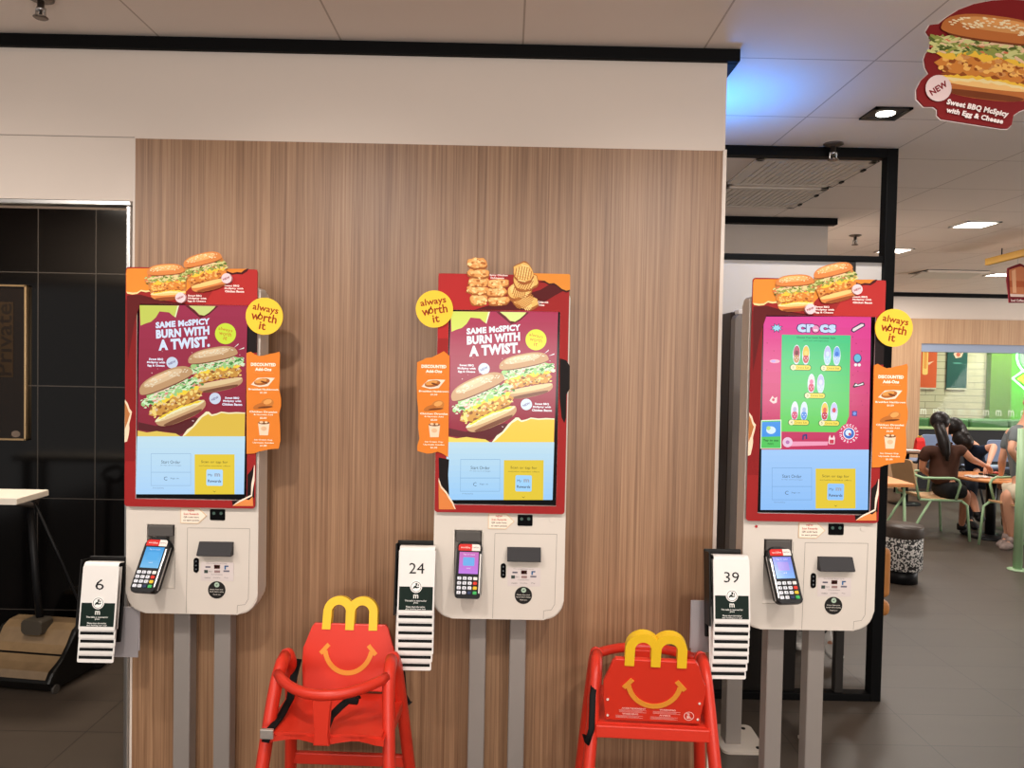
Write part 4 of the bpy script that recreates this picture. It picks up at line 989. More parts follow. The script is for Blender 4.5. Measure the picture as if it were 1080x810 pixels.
# ------------------------------------------------------------------ high chairs
RED = mat('red_plastic', (216, 52, 32), .38, noise=.03, nscale=20)
YEL = mat('yellow_plastic', (244, 196, 40), .38)
ORG = mat('yellow_orange_plastic', (232, 150, 50), .45)
STRAP = mat('black_strap', (16, 16, 17), .7)
def high_chair(label, loc, rz, smile_front):
    root = thing('high_chair', label, 'high chair', loc, rz, 'red high chairs'); root.scale = (.92, .92, .92)
    def arc(p, q, r, n=6): return [(p[0]+r*math.cos(a), p[1]+r*math.sin(a)) for a in [q[0]+(q[1]-q[0])*i/n for i in range(n+1)]]
    for sx in (-1, 1):
        top = .785
        def pt(y, z): return Vector((sx*(.172+.062*(1-z/top)), y, z))
        # front leg with the rounded shoulder
        b = MB(); path = [pt(-.25, .0), pt(-.19, .26), pt(-.125, .54), pt(-.09, .67), pt(-.066, .732), pt(-.032, .767), pt(.0, .776)]
        b.tube(path, .0235, 12, flat=(.85, 1.15)); b.build('leg', RED, root)
        b = MB(); path = [pt(.0, .776), pt(.032, .767), pt(.066, .732), pt(.09, .67), pt(.14, .5), pt(.215, .2), pt(.25, 0)]
        b.tube(path, .0235, 12, flat=(.85, 1.15)); b.build('leg', RED, root)
    # seat
    b = MB(); n = 14
    fr = [(-.185+.37*i/n, -.165-.014*math.cos(4*PI*i/n)) for i in range(n+1)]
    P = fr+[(.175, .13), (-.175, .13)]
    bm2 = bmesh.new(); v0 = [bm2.verts.new((x, y, .585)) for x, y in P]; v1 = [bm2.verts.new((x, y, .611)) for x, y in P]
    bm2.faces.new(v0[::-1]); ft = bm2.faces.new(v1)
    for i in range(len(P)): j = (i+1) % len(P); bm2.faces.new([v0[i], v0[j], v1[j], v1[i]])
    bmesh.ops.bevel(bm2, geom=list(ft.edges), offset=.008, segments=2, affect='EDGES'); b._take(bm2, Matrix.Identity(4), False)
    b.build('seat', RED, root)
    # back rest, leaning
    BM = Matrix.Translation((0, .118, .622)) @ Euler((R(-12), 0, 0)).to_matrix().to_4x4()
    b = MB(); b.M = BM
    b.prism([(-.148, .0), (.148, .0), (.151, .08), (.157, .10), (.157, .135), (.148, .155), (.132, .205), (.122, .218), (-.122, .218), (-.132, .205), (-.148, .155), (-.157, .135), (-.157, .10), (-.151, .08)], -.009, .009, .004)
    back = b.build('backrest', RED, root)
    # arches handle
    b = MB(); b.M = BM
    def archpath(cx, s=1):
        pts = [(cx-s*.040, .198)]
        pts += [(cx-.040*s*math.cos(t), .250+.045*math.sin(t)**.9) for t in [PI*i/14 for i in range(1, 14)]]
        pts += [(cx+s*.040, .198)]; return pts
    def thick(pts, w):
        L, Rr = [], []
        for i, p in enumerate(pts):
            a = Vector(pts[max(i-1, 0)]); c = Vector(pts[min(i+1, len(pts)-1)]); d = (c-a).normalized(); n = Vector((-d.y, d.x))
            L.append((p[0]+n.x*w, p[1]+n.y*w)); Rr.append((p[0]-n.x*w, p[1]-n.y*w))
        return L, Rr
    for cx, hd_ in ((-.040, .0145), (.040, .0136)):
        L, Rr = thick(archpath(cx), .0145)
        for i in range(len(L)-1):
            for (y0, fl_) in ((-hd_, 0), (hd_, 1)):
                q = [(L[i][0], y0, L[i][1]), (Rr[i][0], y0, Rr[i][1]), (Rr[i+1][0], y0, Rr[i+1][1]), (L[i+1][0], y0, L[i+1][1])]; b.face(q if fl_ == 0 else q[::-1])
            for S in (L, Rr): b.face([(S[i][0], -hd_, S[i][1]), (S[i+1][0], -hd_, S[i+1][1]), (S[i+1][0], hd_, S[i+1][1]), (S[i][0], hd_, S[i][1])])
        for e in (0, -1): b.face([(L[e][0], -hd_, L[e][1]), (Rr[e][0], -hd_, Rr[e][1]), (Rr[e][0], hd_, Rr[e][1]), (L[e][0], hd_, L[e][1])])
    bmesh.ops.remove_doubles(b.bm, verts=b.bm.verts, dist=1e-5); bmesh.ops.recalc_face_normals(b.bm, faces=b.bm.faces)
    b.build('handle_arches', YEL, root)
    # smile on both faces
    for sy in (-1, 1):
        b = MB(); b.M = BM; y = sy*.0105
        pts = [(.080*math.sin(t), .142-.084*math.cos(t)) for t in [R(-80)+R(160)*i/18 for i in range(19)]]
        L, Rr = thick(pts, .0078)
        poly = L+Rr[::-1]
        b.prism(poly, y-.0012, y+.0012)
        for sx in (-1, 1):
            c = Vector((sx*.081, .134)); d = Vector((sx*.55, -.62)).normalized(); n = Vector((-d.y, d.x)); b.prism([tuple(c+d*.020+n*.007), tuple(c+d*.020-n*.007), tuple(c-d*.020-n*.007), tuple(c-d*.020+n*.007)], y-.0014, y+.0014)
        b.build('smile', ORG, back)
    # warning print on the rear face
    b = MB(); b.M = BM @ Euler((0, 0, PI)).to_matrix().to_4x4()
    for s, x, z, w in (('AVERTISSEMENT', -.06, .046, .075), ('WARNING', -.07, .026, .05), ('WARNING', .045, .046, .05), ('AVISO', .038, .026, .035)):
        b.use(0, (246, 190, 180)); text(b, s, x, z, -.0098, w=w, h=.006, bold=.03)
        for q in range(3): b.poly([(x-.045, z-.006-.0036*q), (x+.04-.012*(q % 2), z-.006-.0036*q), (x+.04-.012*(q % 2), z-.0070-.0036*q), (x-.045, z-.0070-.0036*q)], -.0097)
    b.build('warning_print', PRINT, back)
    b = MB(); b.M = BM @ Euler((0, 0, PI)).to_matrix().to_4x4(); b.use(0, (246, 190, 180))
    rg, ri = circ(.112, .028, .016, 24), circ(.112, .028, .0135, 24)
    for q in range(24): k = (q+1) % 24; b.face([(rg[q][0], -.0097, rg[q][1]), (rg[k][0], -.0097, rg[k][1]), (ri[k][0], -.0097, ri[k][1]), (ri[q][0], -.0097, ri[q][1])])
    b.poly([(.102, .040), (.104, .041), (.123, .017), (.121, .016)], -.0097); b.poly(circ(.110, .035, .004, 10), -.0097); b.poly([(.106, .030), (.114, .030), (.118, .020), (.105, .019)], -.0097)
    b.build('warning_symbol', PRINT, back)
    for (x, z) in ((-.142, .075), (-.140, .018), (.142, .075), (.140, .018)):
        b = MB(); b.M = BM @ Euler((0, 0, PI)).to_matrix().to_4x4(); b.use(0, (236, 216, 206)); b.prism(circ(x, z, .004, 10), -.0115, -.0095); b.build('screw', PRINT, back)
    # guard rail bulging to the front, crotch post
    b = MB(); n = 16; path = []
    for i in range(n+1):
        t = -1+2*i/n; path.append((.172*t, -.075-.115*(1-abs(t)**2.2), .752-.012*(1-t*t)))
    b.tube(path, .0145, 12, flat=(1, 1.15)); b.build('guard_rail', RED, root)
    b = MB(); b.prism([(-.034, .738), (.034, .738), (.020, .71), (.0155, .64), (.024, .588), (-.024, .588), (-.0155, .64), (-.020, .71)], -.196, -.170, .005); b.build('crotch_post', RED, root)
    # rails
    b = MB(); b.bar((-.207, .172, .36), (.207, .172, .36), .022, .04); b.build('stretcher', RED, root)
    b = MB(); b.bar((-.222, -.205, .20), (.222, -.205, .20), .022, .04); b.build('stretcher', RED, root)
    b = MB(); b.bar((-.178, .125, .588), (.178, .125, .588), .03, .04); b.build('rear_rail', RED, root)
    for sx in (-1, 1):
        b = MB(); b.bar((sx*.186, -.11, .588), (sx*.186, .12, .588), .02, .036); b.build('seat_rail', RED, root)
    # straps and buckles
    b = MB(); b.tube([(-.158, .09, .735), (-.160, .05, .69), (-.155, .0, .64), (-.158, -.08, .622), (-.166, -.165, .615), (-.170, -.186, .59)], .013, 8, flat=(1, .25))
    st = b.build('strap', STRAP, root)
    b = MB(); b.bb((-.186, -.19, .600), (-.146, -.178, .630), .003); b.build('buckle', mat('buckle_silver', (196, 186, 178), .3, .6), st)
    b = MB(); b.tube([(.0, -.14, .615), (.01, -.12, .645), (.03, -.09, .66), (.055, -.06, .675), (.075, -.03, .67)], .012, 8, flat=(1, .4)); b.box((.058, -.06, .671), (.045, .03, .022), (0, .2, .3), .006)
    b.build('strap', STRAP, root)
    b = MB(); b.tube([(.178, .06, .74), (.188, .12, .69), (.190, .15, .60), (.205, .165, .56), (.212, .14, .575)], .010, 8, flat=(1, .35)); b.build('strap', STRAP, root)
    return root
high_chair('red high chair facing the camera, seat and black straps showing', (at(357, 684, 2.26).x, 2.26, 0), R(-2), True)
high_chair('red high chair turned to the wall, white warning print on its back', (at(688, 684, 2.26).x, 2.31, 0), R(180-4), False)
# ------------------------------------------------------------------ rear kiosk seen from behind
KB = mat('kiosk_rear_grey', (118, 108, 102), .4, .2); KBD = mat('kiosk_rear_brown', (58, 46, 40), .45)
xk = at(772.5, 450, 3.15).x; zb = at(778, 600, 3.15).z; ztp = at(776, 331, 3.15).z
root = thing('order_kiosk', 'grey back of a kiosk facing away, half hidden behind the kiosk with the pink screen', 'kiosk', (xk+.22, 3.26, 0))
b = MB(); b.prism(rrect(-.22, .76, .22, ztp, .02), -.11, -.05, .006); b.build('rear_housing', KB, root)
b = MB(); b.bb((-.222, -.05, .74), (.222, .10, ztp+.012), .006); b.build('body', KBD, root)
b = MB(); b.bb((-.20, .10, .80), (.20, .108, ztp-.02), .002); b.build('screen_display', BLACKG, root)
b = MB(); b.bb((-.205, -.10, ztp), (-.17, -.03, ztp+.02), .004); b.build('hinge_cap', MW, root)
for xx in (-.165, .175):
    b = MB(); b.bb((xx-.033, -.06, .006), (xx+.033, .02, .78), .004); p = b.build('post', GREYP, root)
    b = MB(); b.prism(rrect(xx-.06, -.13, xx+.125, .12, .03) if xx < 0 else rrect(xx-.034, -.06, xx+.034, .03, .004), 0, .010)
    for v in b.bm.verts: v.co = Vector((v.co.x, v.co.z, v.co.y))
    bmesh.ops.recalc_face_normals(b.bm, faces=b.bm.faces)
    pl = b.build('foot_plate', mat('plate_cream', (206, 196, 184), .45), p)
    for (dx, dy) in ((.095, -.09), (.085, .08)):
        if xx < 0: b = MB(); b.cyl((xx+dx, dy, .009), (xx+dx, dy, .013), .009, 12); b.build('bolt', BLACK, pl)

# ------------------------------------------------------------------ black partition frame
FY = 3.69
pb, pt = at(923, 743, FY), at(937, 160, FY)
FX1 = pb.x+.012; FX0 = XR+.03
root = thing('partition_frame', 'tall black metal partition frame from floor to ceiling behind the kiosk with the pink screen', 'partition', ((FX0+FX1)/2, FY, 0))
ox = root.location.x; hw = (FX1-FX0)/2
def fr(name, lo, hi, mt=TRIMB, par=root, bev=.003):
    b = MB(); b.bb(lo, hi, bev); return b.build(name, mt, par)
fr('post', (hw-.052, -.03, 0), (hw, .03, CEIL-.001)); fr('post', (-hw, -.03, 0), (-hw+.05, .03, CEIL-.001))
fr('top_rail', (-hw+.05, -.03, CEIL-.046), (hw-.052, .03, CEIL-.001)); fr('bottom_rail', (-hw+.05, -.03, .0), (hw-.052, .03, .036))
zr = at(850, 273, FY).z; fr('middle_rail', (-hw+.05, -.025, zr-.012), (hw-.052, .025, zr+.016))
xi = at(883.5, 700, FY).x-ox; fr('inner_post', (xi-.02, -.02, .036), (xi+.02, .02, zr-.012), mat('dark_grey_metal', (44, 41, 39), .45))
zlow = 1.16
fr('infill_panel', (-hw+.05, -.006, zlow), (hw-.052, .006, zr-.012), mat('white_infill', (196, 190, 185), .5), bev=0)
fr('lower_panel', (-hw+.05, -.008, .036), (at(838, 700, FY).x-ox, .008, .40), mat('dark_smoked_panel', (30, 27, 25), .3), bev=.001)

# ------------------------------------------------------------------ bulkhead column and far wall
BX = at(873, 250, 5.44).x
b = MB(); b.bb((XR+.0, 5.44, 0), (BX, 6.6, CEIL)); struct(b.build('wall_column', PAINT2))
b = MB(); b.bb((XR, 5.37, CEIL-.045), (BX+.04, 5.44, CEIL), .004); struct(b.build('trim_4', TRIMB))
b = MB(); b.bb((BX, 5.44, CEIL-.02), (BX+.02, 10.3, CEIL)); struct(b.build('trim_5', TRIMB))
FWY = 10.4
def fx(px): return at(px, 400, FWY).x
def fz(py, px=1010): return at(px, py, FWY).z
xo = fx(969.5); zo0 = fz(444); zo1 = fz(371.5); zw = fz(337)
b = MB(); b.bb((BX-.5, FWY, zw), (10, FWY+.2, CEIL)); struct(b.build('wall_far', PAINT))
b = MB(); b.bb((BX-.5, FWY-.08, CEIL-.05), (10, FWY, CEIL), .004); struct(b.build('trim_6', TRIMB))
b = MB(); b.bb((BX-.5, FWY-.03, 0), (xo, FWY+.2, zw)); b.bb((xo, FWY-.03, fz(363)), (10, FWY+.2, zw)); struct(b.build('wall_far_oak', WOODL))
b = MB(); b.bb((xo, FWY+.0, zo1), (10, FWY+.2, fz(363))); struct(b.build('trim_7', mat('blue_grey_header', (150, 164, 190), .5)))
zs = fz(453)
b = MB(); b.bb((xo, FWY, 0), (10, FWY+.2, zs)); struct(b.build('wall_far_dado', mat('dark_dado', (46, 46, 48), .5)))
b = MB(); b.bb((xo, FWY-.02, zs), (10, FWY+.2, zs+.02)); struct(b.build('trim_8', mat('pale_green_sill', (160, 190, 130), .5)))
# window glass with small arches decals
glass = bpy.data.materials.new('clear_glass'); glass.use_nodes = True
nt = glass.node_tree; nt.nodes.clear(); o_ = nt.nodes.new('ShaderNodeOutputMaterial'); mx = nt.nodes.new('ShaderNodeMixShader'); tr = nt.nodes.new('ShaderNodeBsdfTransparent'); gl = nt.nodes.new('ShaderNodeBsdfGlossy'); gl.inputs['Roughness'].default_value = .05
mx.inputs[0].default_value = .012; nt.links.new(tr.outputs[0], mx.inputs[1]); nt.links.new(gl.outputs[0], mx.inputs[2]); nt.links.new(mx.outputs[0], o_.inputs[0])
b = MB(); b.bb((xo, FWY+.09, zs+.02), (10, FWY+.1, zo1)); win = struct(b.build('window_1', glass))
b = MB(); b.use(0, (226, 232, 212))
for q in range(9):
    e = at(974+13.2*q, 434+.25*q, FWY+.085); text(b, 'm', e.x, e.z, FWY+.086, w=.08, h=.08, bold=.015)
d_ = b.build('window_decals', PRINT, win)
# room beyond the glass
BY = 12.6
def bx_(px): return at(px, 400, BY).x
def bz_(py, px=1010): return at(px, py, BY).z
PALEB = grid_mat('pale_brick', (196, 188, 160), (150, 144, 122), .32, .11, 0, 0, .012, (0, 2), .7, .3, .04, .05, offset_rows=.5)
b = MB(); b.bb((xo-1.5, BY, 0), (bx_(1040), BY+.1, CEIL)); struct(b.build('wall_beyond', PALEB))
b = MB(); b.bb((bx_(1040), BY-.12, 0), (bx_(1062), BY+.1, CEIL)); struct(b.build('wall_green_pillar', mat('moss_green', (96, 142, 40), .8, noise=.25, nscale=25)))
b = MB(); b.bb((bx_(1062), BY, 0), (12, BY+.1, CEIL)); struct(b.build('wall_lime', mat('lime_green_wall', (96, 200, 40), .6)))
for px0, px1, py1, rgb, lab, ac in ((955, 986.5, 411, (214, 92, 50), 'orange wall poster behind the far window, left of the dark teal one', (250, 206, 120)), (997.5, 1018.5, 411, (38, 84, 78), 'dark teal wall poster behind the far window', (222, 190, 170))):
    x0, x1, z0, z1 = bx_(px0), bx_(px1), bz_(py1), bz_(368)
    b = MB(); xc, zc = (x0+x1)/2, (z0+z1)/2
    b.use(0, rgb); b.prism([(x0-xc, z0-zc), (x1-xc, z0-zc), (x1-xc, z1-zc), (x0-xc, z1-zc)], -.03, -.005)
    b.use(0, ac); cx = .0 if rgb[0] < 100 else -.05
    if rgb[0] < 100: b.poly([(cx-.07, .25), (cx-.02, .31), (cx+.05, .26), (cx+.1, .29), (cx+.06, .2), (cx-.03, .18)], -.0312); b.use(0, (200, 100, 80)); b.poly(circ(cx+.01, .24, .035, 12), -.0316); b.use(0, (90, 150, 140)); b.poly(circ(cx, .1, .08, 14, .012), -.0312)
    else: b.poly(rrect(cx+.06, -.1, cx+.15, .35, .03), -.0312); b.use(0, (240, 160, 80)); b.poly(rrect(cx+.08, .0, cx+.13, .3, .02), -.0316); b.use(0, (245, 200, 170)); b.poly([(cx+.15, .1), (cx+.25, .13), (cx+.16, .06)], -.0314)
    b.use(0, (206, 200, 180)); b.poly([(x0-xc, z0-zc), (x1-xc, z0-zc), (x1-xc, z0-zc+.025), (x0-xc, z0-zc+.025)], -.0312)
    tag(b.build('wall_poster', PRINT, loc=(xc, BY, zc)), lab, 'poster')
# booth sofa beyond
x0 = xo-.6
root = thing('booth_sofa', 'green booth sofa back seen through the far window', 'sofa', (bx_(1005), 12.0, 0))
GS = mat('green_vinyl', (70, 128, 64), .45)
zt_ = at(1000, 441, 12.0).z
for q in range(5):
    b = MB(); b.bb((-1.35+.62*q, -.1, .45), (-.75+.62*q, .1, zt_), .03, 3); b.build('back_cushion', GS, root)
b = MB(); b.bb((-1.35, -.62, 0), (1.73, .1, .45), .03); b.build('seat', GS, root)
# neon sign
e = at(1092, 384, BY-.06); NE = mat('neon_green', (150, 255, 170), .5, emit=5)
root = thing('neon_sign', 'glowing green neon sign with a grey round centre and yellow arrow, on the lime wall', 'sign', (e.x, BY, e.z), 0)
b = MB(); r = .30; k = 28; b.tube([(r*math.cos(R(-60)+R(300)*i/k)*1 , -.05, r*math.sin(R(-60)+R(300)*i/k)+.12) for i in range(k+1)], .016, 8); b.tube([(-.17, -.05, -.1), (-.36, -.05, -.24), (-.12, -.05, -.44), (.1, -.05, -.3)], .016, 8); b.build('neon_tube', NE, root)
b = MB(); b.prism(circ(0, .12, .24, 28), -.04, -.001); b.build('sign_disc', mat('sign_grey', (160, 176, 168), .5), root)
b = MB(); b.prism([(-.27, -.25), (-.08, -.12), (-.08, -.19), (.1, -.19), (.1, -.31), (-.08, -.31), (-.08, -.38)], -.04, -.001); b.build('sign_arrow', mat('sign_yellow', (236, 190, 50), .5), root)

# ------------------------------------------------------------------ ceiling fittings
def ceil_pt(px, py): return atz(px, py, CEIL)
def sprinkler(px, py, lab, s=1.0):
    p = ceil_pt(px, py); root = thing('sprinkler', lab, 'sprinkler', p, 0)
    b = MB(); b.lathe([(.045*s, 0), (.045*s, -.006), (.03*s, -.012), (.016*s, -.014)], 24); b.build('escutcheon', mat('sprinkler_steel', (120, 108, 98), .35, .9), root)
    b = MB(); b.lathe([(.012*s, -.012), (.012*s, -.04*s), (.016*s, -.04*s), (.016*s, -.05*s), (.006*s, -.052*s), (.006*s, -.07*s)], 14); b.bb((-.018*s, -.003, -.075*s), (-.013*s, .003, -.04*s)); b.bb((.013*s, -.003, -.075*s), (.018*s, .003, -.04*s)); b.build('head', CHROME, root)
    b = MB(); b.lathe([(.024*s, -.072*s), (.026*s, -.075*s), (.02*s, -.079*s)], 18); b.build('deflector', mat('sprinkler_steel', (120, 108, 98)), root)
sprinkler(43, -3, 'sprinkler head on the near ceiling, at the upper left', .8)
sprinkler(879, 151.5, 'sprinkler head just in front of the black partition frame top')
sprinkler(902, 248, 'farthest sprinkler head, seen through the partition frame')
LAMP = mat('lamp_diffuser', (255, 246, 232), .5, emit=14)
def downlight(px, py, size, lab, frame_rgb, power):
    p = ceil_pt(px, py); root = thing('downlight', lab, 'ceiling light', p, 0)
    h = size/2
    b = MB()
    for lo, hi in (((-h, -h, -.008), (h, -h+.018, 0)), ((-h, h-.018, -.008), (h, h, 0)), ((-h, -h, -.008), (-h+.018, h, 0)), ((h-.018, -h, -.008), (h, h, 0))): b.bb(lo, hi)
    b.build('frame', mat('downlight_frame_%d' % frame_rgb[0], frame_rgb, .4), root)
    b = MB()
    if frame_rgb[0] < 100:
        b.bb((-h+.018, -h+.018, -.003), (h-.018, h-.018, -.0005)); b.build('well', mat('downlight_well', (70, 64, 60), .5), root); b = MB()
        b.lathe([(.036, -.0035), (.036, -.006), (.03, -.0065)], 24)
    else: b.bb((-h+.018, -h+.018, -.006), (h-.018, h-.018, -.0005))
    b.build('diffuser', LAMP, root)
    l = bpy.data.lights.new('downlight_lamp', 'AREA'); l.energy = power; l.size = size*.8; l.color = (1, .93, .85)
    o = bpy.data.objects.new('downlight_lamp', l); COL.objects.link(o); o.location = p+Vector((0, 0, -.02))
downlight(934, 119, .15, 'small black framed downlight nearest the hanging burger sign', (40, 38, 38), 10)
downlight(1028, 236.5, .24, 'bright square ceiling light on the right, largest of the far lights', (230, 226, 220), 26)
downlight(943, 264, .24, 'bright square ceiling light just right of the black frame post', (230, 226, 220), 26)
downlight(1055, 289.5, .24, 'bright square ceiling light partly behind the hanging cup sign', (230, 226, 220), 26)
# return air grilles
GR = mat('grille_cream', (232, 220, 208), .5); GRD = mat('grille_gap', (120, 108, 100), .7)
for k, (y0, y1, lab) in enumerate(((3.86, 4.42, 'ceiling air grille nearer the black frame'), (4.47, 5.02, 'ceiling air grille farther from the black frame'))):
    root = thing('air_grille', lab, 'air grille', (1.53, (y0+y1)/2, CEIL), 0, 'return air grilles')
    hx, hy = .30, (y1-y0)/2
    b = MB(); b.bb((-hx+.03, -hy+.03, -.004), (hx-.03, hy-.03, -.0005)); b.build('backing', GRD, root)
    b = MB()
    for lo, hi in (((-hx, -hy, -.014), (hx, -hy+.035, -.0005)), ((-hx, hy-.035, -.014), (hx, hy, -.0005)), ((-hx, -hy, -.014), (-hx+.035, hy, -.0005)), ((hx-.035, -hy, -.014), (hx, hy, -.0005))): b.bb(lo, hi, .002)
    b.build('frame', GR, root)
    for q in range(16):
        x = -hx+.05+q*(2*hx-.1)/15; b = MB(); b.bb((x-.0135, -hy+.035, -.012), (x+.0135, hy-.035, -.003)); b.build('slat', GR, root)
    for yy in (-.13, .13):
        b = MB(); b.bb((hx-.012, yy-.02, -.024), (hx+.004, yy+.02, -.010), .003); b.build('latch', BLACK, root)
    b = MB(); b.bb((hx+.0005, -hy, -.012), (hx+.008, hy, -.0005)); b.build('edge_seal', BLACK, root)
# distant open vent
p0 = ceil_pt(1000, 287)
root = thing('ceiling_vent', 'dark slot vent in the far ceiling, left of the hanging cup sign', 'vent', p0, 0)
b = MB(); b.bb((-.32, -.2, -.006), (.32, .2, -.0005)); b.build('backing', BLACK, root)
b = MB(); b.bb((-.32, -.2, -.03), (.32, -.17, -.006), .003); b.box((.0, .05, -.028), (.62, .24, .012), (R(-8), 0, 0)); b.build('flap', GR, root)

# hanging burger sign
HY = 2.0
def HP(x, y): p = at(x, y, HY); return p.x, p.z
hc = at(1037, 68, HY)
root = thing('hanging_sign', 'large red burger sign with NEW badge hanging from the ceiling, top right', 'hanging sign', hc, 0)
def LP(x, y): a, c = HP(x, y); return a-hc.x, c-hc.z
out = [(980, 52), (981, 42), (976, 34), (980, 27), (989, 26), (996, 20), (1010, 11), (1026, 5), (1044, 1.5), (1065, 0), (1085, 2), (1100, 7), (1112, 16), (1116, 30), (1110, 44), (1115, 58), (1114, 74), (1106, 88), (1104, 100), (1094, 110), (1074, 118), (1068, 122), (1066, 132), (1062, 136), (1056, 136), (992, 126), (988, 122), (988, 116), (984, 113), (974, 113), (966.5, 105), (966, 95), (971, 85), (979, 78), (975.5, 72), (974, 63), (976, 57)]
b = MB(); b.use(0, (128, 26, 28)); b.prism([LP(*p) for p in out], -.004, .0); 
b.use(0, (244, 226, 222)); L = [LP(*p) for p in out]
b.prism([(x*1.012, z*1.012) for x, z in L], .0002, .002)
board = b.build('board', PRINT, root)
b = MB(); c_ = LP(1044, 61)
PH = dict(PAL_PRINT); PH.update(bun=(190, 110, 54), bunhi=(216, 150, 86), bundk=(120, 58, 26))
burger(b, c_[0], c_[1], 126*HY/811, R(-6), -.0045, PH, 31, .80, seeds=90, flip=-1, dens=1.3)
b.build('burger_print', PRINT, board)
b = MB(); e = LP(987.5, 94.5); b.use(0, (232, 206, 204)); b.poly(circ(e[0], e[1], 13.6*HY/811, 28), -.0105); b.use(0, (130, 30, 40)); text(b, 'NEW', e[0], e[1], -.0108, w=20*HY/811, h=6.4*HY/811, rot=R(33), bold=.04)
b.use(0, (250, 236, 232)); e = LP(1028.5, 116); text(b, 'Sweet BBQ McSpicy', e[0], e[1], -.0105, w=66*HY/811, h=7.6*HY/811, rot=R(-10.5), bold=.05, shear=.1)
e = LP(1025.5, 124); text(b, 'with Egg & Cheese', e[0], e[1], -.0105, w=61*HY/811, h=7*HY/811, rot=R(-10.5), bold=.05, shear=.1)
b.build('sign_lettering', PRINT, board)
b = MB()
for px in (1039, 1090):
    a, c = LP(px, 3); b.tube([(a, -.001, c), (a, -.001, CEIL-hc.z)], .0012, 6)
b.build('hanging_thread', mat('thread', (210, 205, 200), .5), root)
# far hanging cup sign and yellow board
CY = 6.6
hc2 = at(1073, 300, CY)
def LC(x, y): p = at(x, y, CY); return p.x-hc2.x, p.z-hc2.z
root = thing('hanging_sign', 'small cup shaped sign hanging under the yellow board at the right edge', 'hanging sign', hc2)
b = MB(); b.use(0, (120, 30, 40)); b.prism([LC(*p) for p in ((1062, 283), (1068, 280.5), (1075, 278), (1081, 281), (1086, 284), (1087, 300), (1085, 312), (1084, 319.5), (1063.5, 319.5), (1063, 312), (1061, 296))], -.012, 0)
b.use(0, (206, 128, 88)); b.poly([LC(*p) for p in ((1063, 285), (1070, 282.5), (1076, 281), (1082, 284), (1085.5, 286), (1084, 312), (1064.5, 311.5))], -.0128)
b.use(0, (186, 96, 60)); b.poly([LC(*p) for p in ((1063.6, 296), (1085, 297), (1084.4, 303), (1064, 303))], -.0132); b.use(0, (236, 180, 140)); b.poly([LC(*p) for p in ((1066, 286), (1070, 284), (1071, 309), (1067, 309))], -.0136)
b.use(0, (240, 216, 206)); b.poly([LC(*p) for p in ((1064.2, 310), (1084, 311), (1083.6, 313.6), (1064.6, 313))], -.014)
b.use(0, (240, 220, 216)); e = LC(1072, 317); text(b, 'Iced Coffee', e[0], e[1], -.0128, w=.11, h=.022, bold=.04)
b.build('board', PRINT, root)
b = MB(); a, c = LC(1073, 279); b.tube([(a, -.006, c), (a, -.006, CEIL-hc2.z)], .003, 6); b.build('hanging_thread', mat('thread', (210, 205, 200)), root)
a, c = at(1041, 280, 6.75), at(1130, 262, 5.6)
root = thing('menu_board', 'yellow edged board hanging from the ceiling above the cup sign, cut by the right edge', 'sign', ((a.x+c.x)/2, (a.y+c.y)/2, CEIL))
b = MB(); ang = math.atan2(c.y-a.y, c.x-a.x); L_ = math.hypot(c.x-a.x, c.y-a.y); zt = at(1041, 273, 6.75).z-CEIL; zb_ = at(1041, 280, 6.75).z-CEIL
b.M = Matrix.Rotation(ang, 4, 'Z'); b.bb((-L_/2, -.02, zb_), (L_/2, .02, zt), .004); b.build('board', mat('ochre_board', (206, 154, 44), .45), root)
b = MB(); b.M = Matrix.Rotation(ang, 4, 'Z')
for q in (-.3, .3): b.tube([(q*L_, 0, zt), (q*L_, 0, 0)], .005, 6)
b.build('hanger', TRIMB, root)

# ------------------------------------------------------------------ dining furniture
GRN = mat('sage_green_metal', (150, 182, 142), .4); OAK = mat('oak_ply', (186, 146, 106), .5, noise=.06, nscale=20); ORW = mat('orange_wood', (214, 140, 84), .45)
TAN = mat('tan_leather', (186, 122, 62), .45, noise=.08, nscale=12)
# drum stool
p = fl(950, 618); p = Vector((at(949.5, 600, p.y+.14).x, p.y+.14, 0)); r = 21*p.y/811
zt = at(950, 553, p.y).z
root = thing('drum_stool', 'round black and white speckled drum stool with a dark seat', 'stool', p)
N = Nodes('speckle'); tc = N.n('ShaderNodeTexCoord'); vo = N.n('ShaderNodeTexNoise'); vo.inputs['Scale'].default_value = 70; vo.inputs['Detail'].default_value = 3; N.l(tc.outputs['Object'], vo.inputs['Vector'])
cr = N.n('ShaderNodeValToRGB'); cr.color_ramp.interpolation = 'CONSTANT'; cr.color_ramp.elements[0].color = (.008, .008, .008, 1); cr.color_ramp.elements[1].position = .51; cr.color_ramp.elements[1].color = (.62, .6, .57, 1); N.l(vo.outputs['Fac'], cr.inputs[0]); N.l(cr.outputs[0], N.b.inputs['Base Color']); N.b.inputs['Roughness'].default_value = .6
b = MB(); b.lathe([(r*.8, 0), (r*.8, .10)], 36); b.build('plinth', BLACK, root)
b = MB(); b.lathe([(r*.96, .10), (r, .11), (r, zt-.09), (r*.98, zt-.085)], 40); b.build('drum', N.m, root)
b = MB(); b.lathe([(r*1.0, zt-.085), (r*1.02, zt-.075), (r*1.02, zt-.015), (r*.98, zt), (.01, zt+.002)], 40); b.build('seat_pad', mat('dark_brown_vinyl', (62, 52, 46), .4), root)
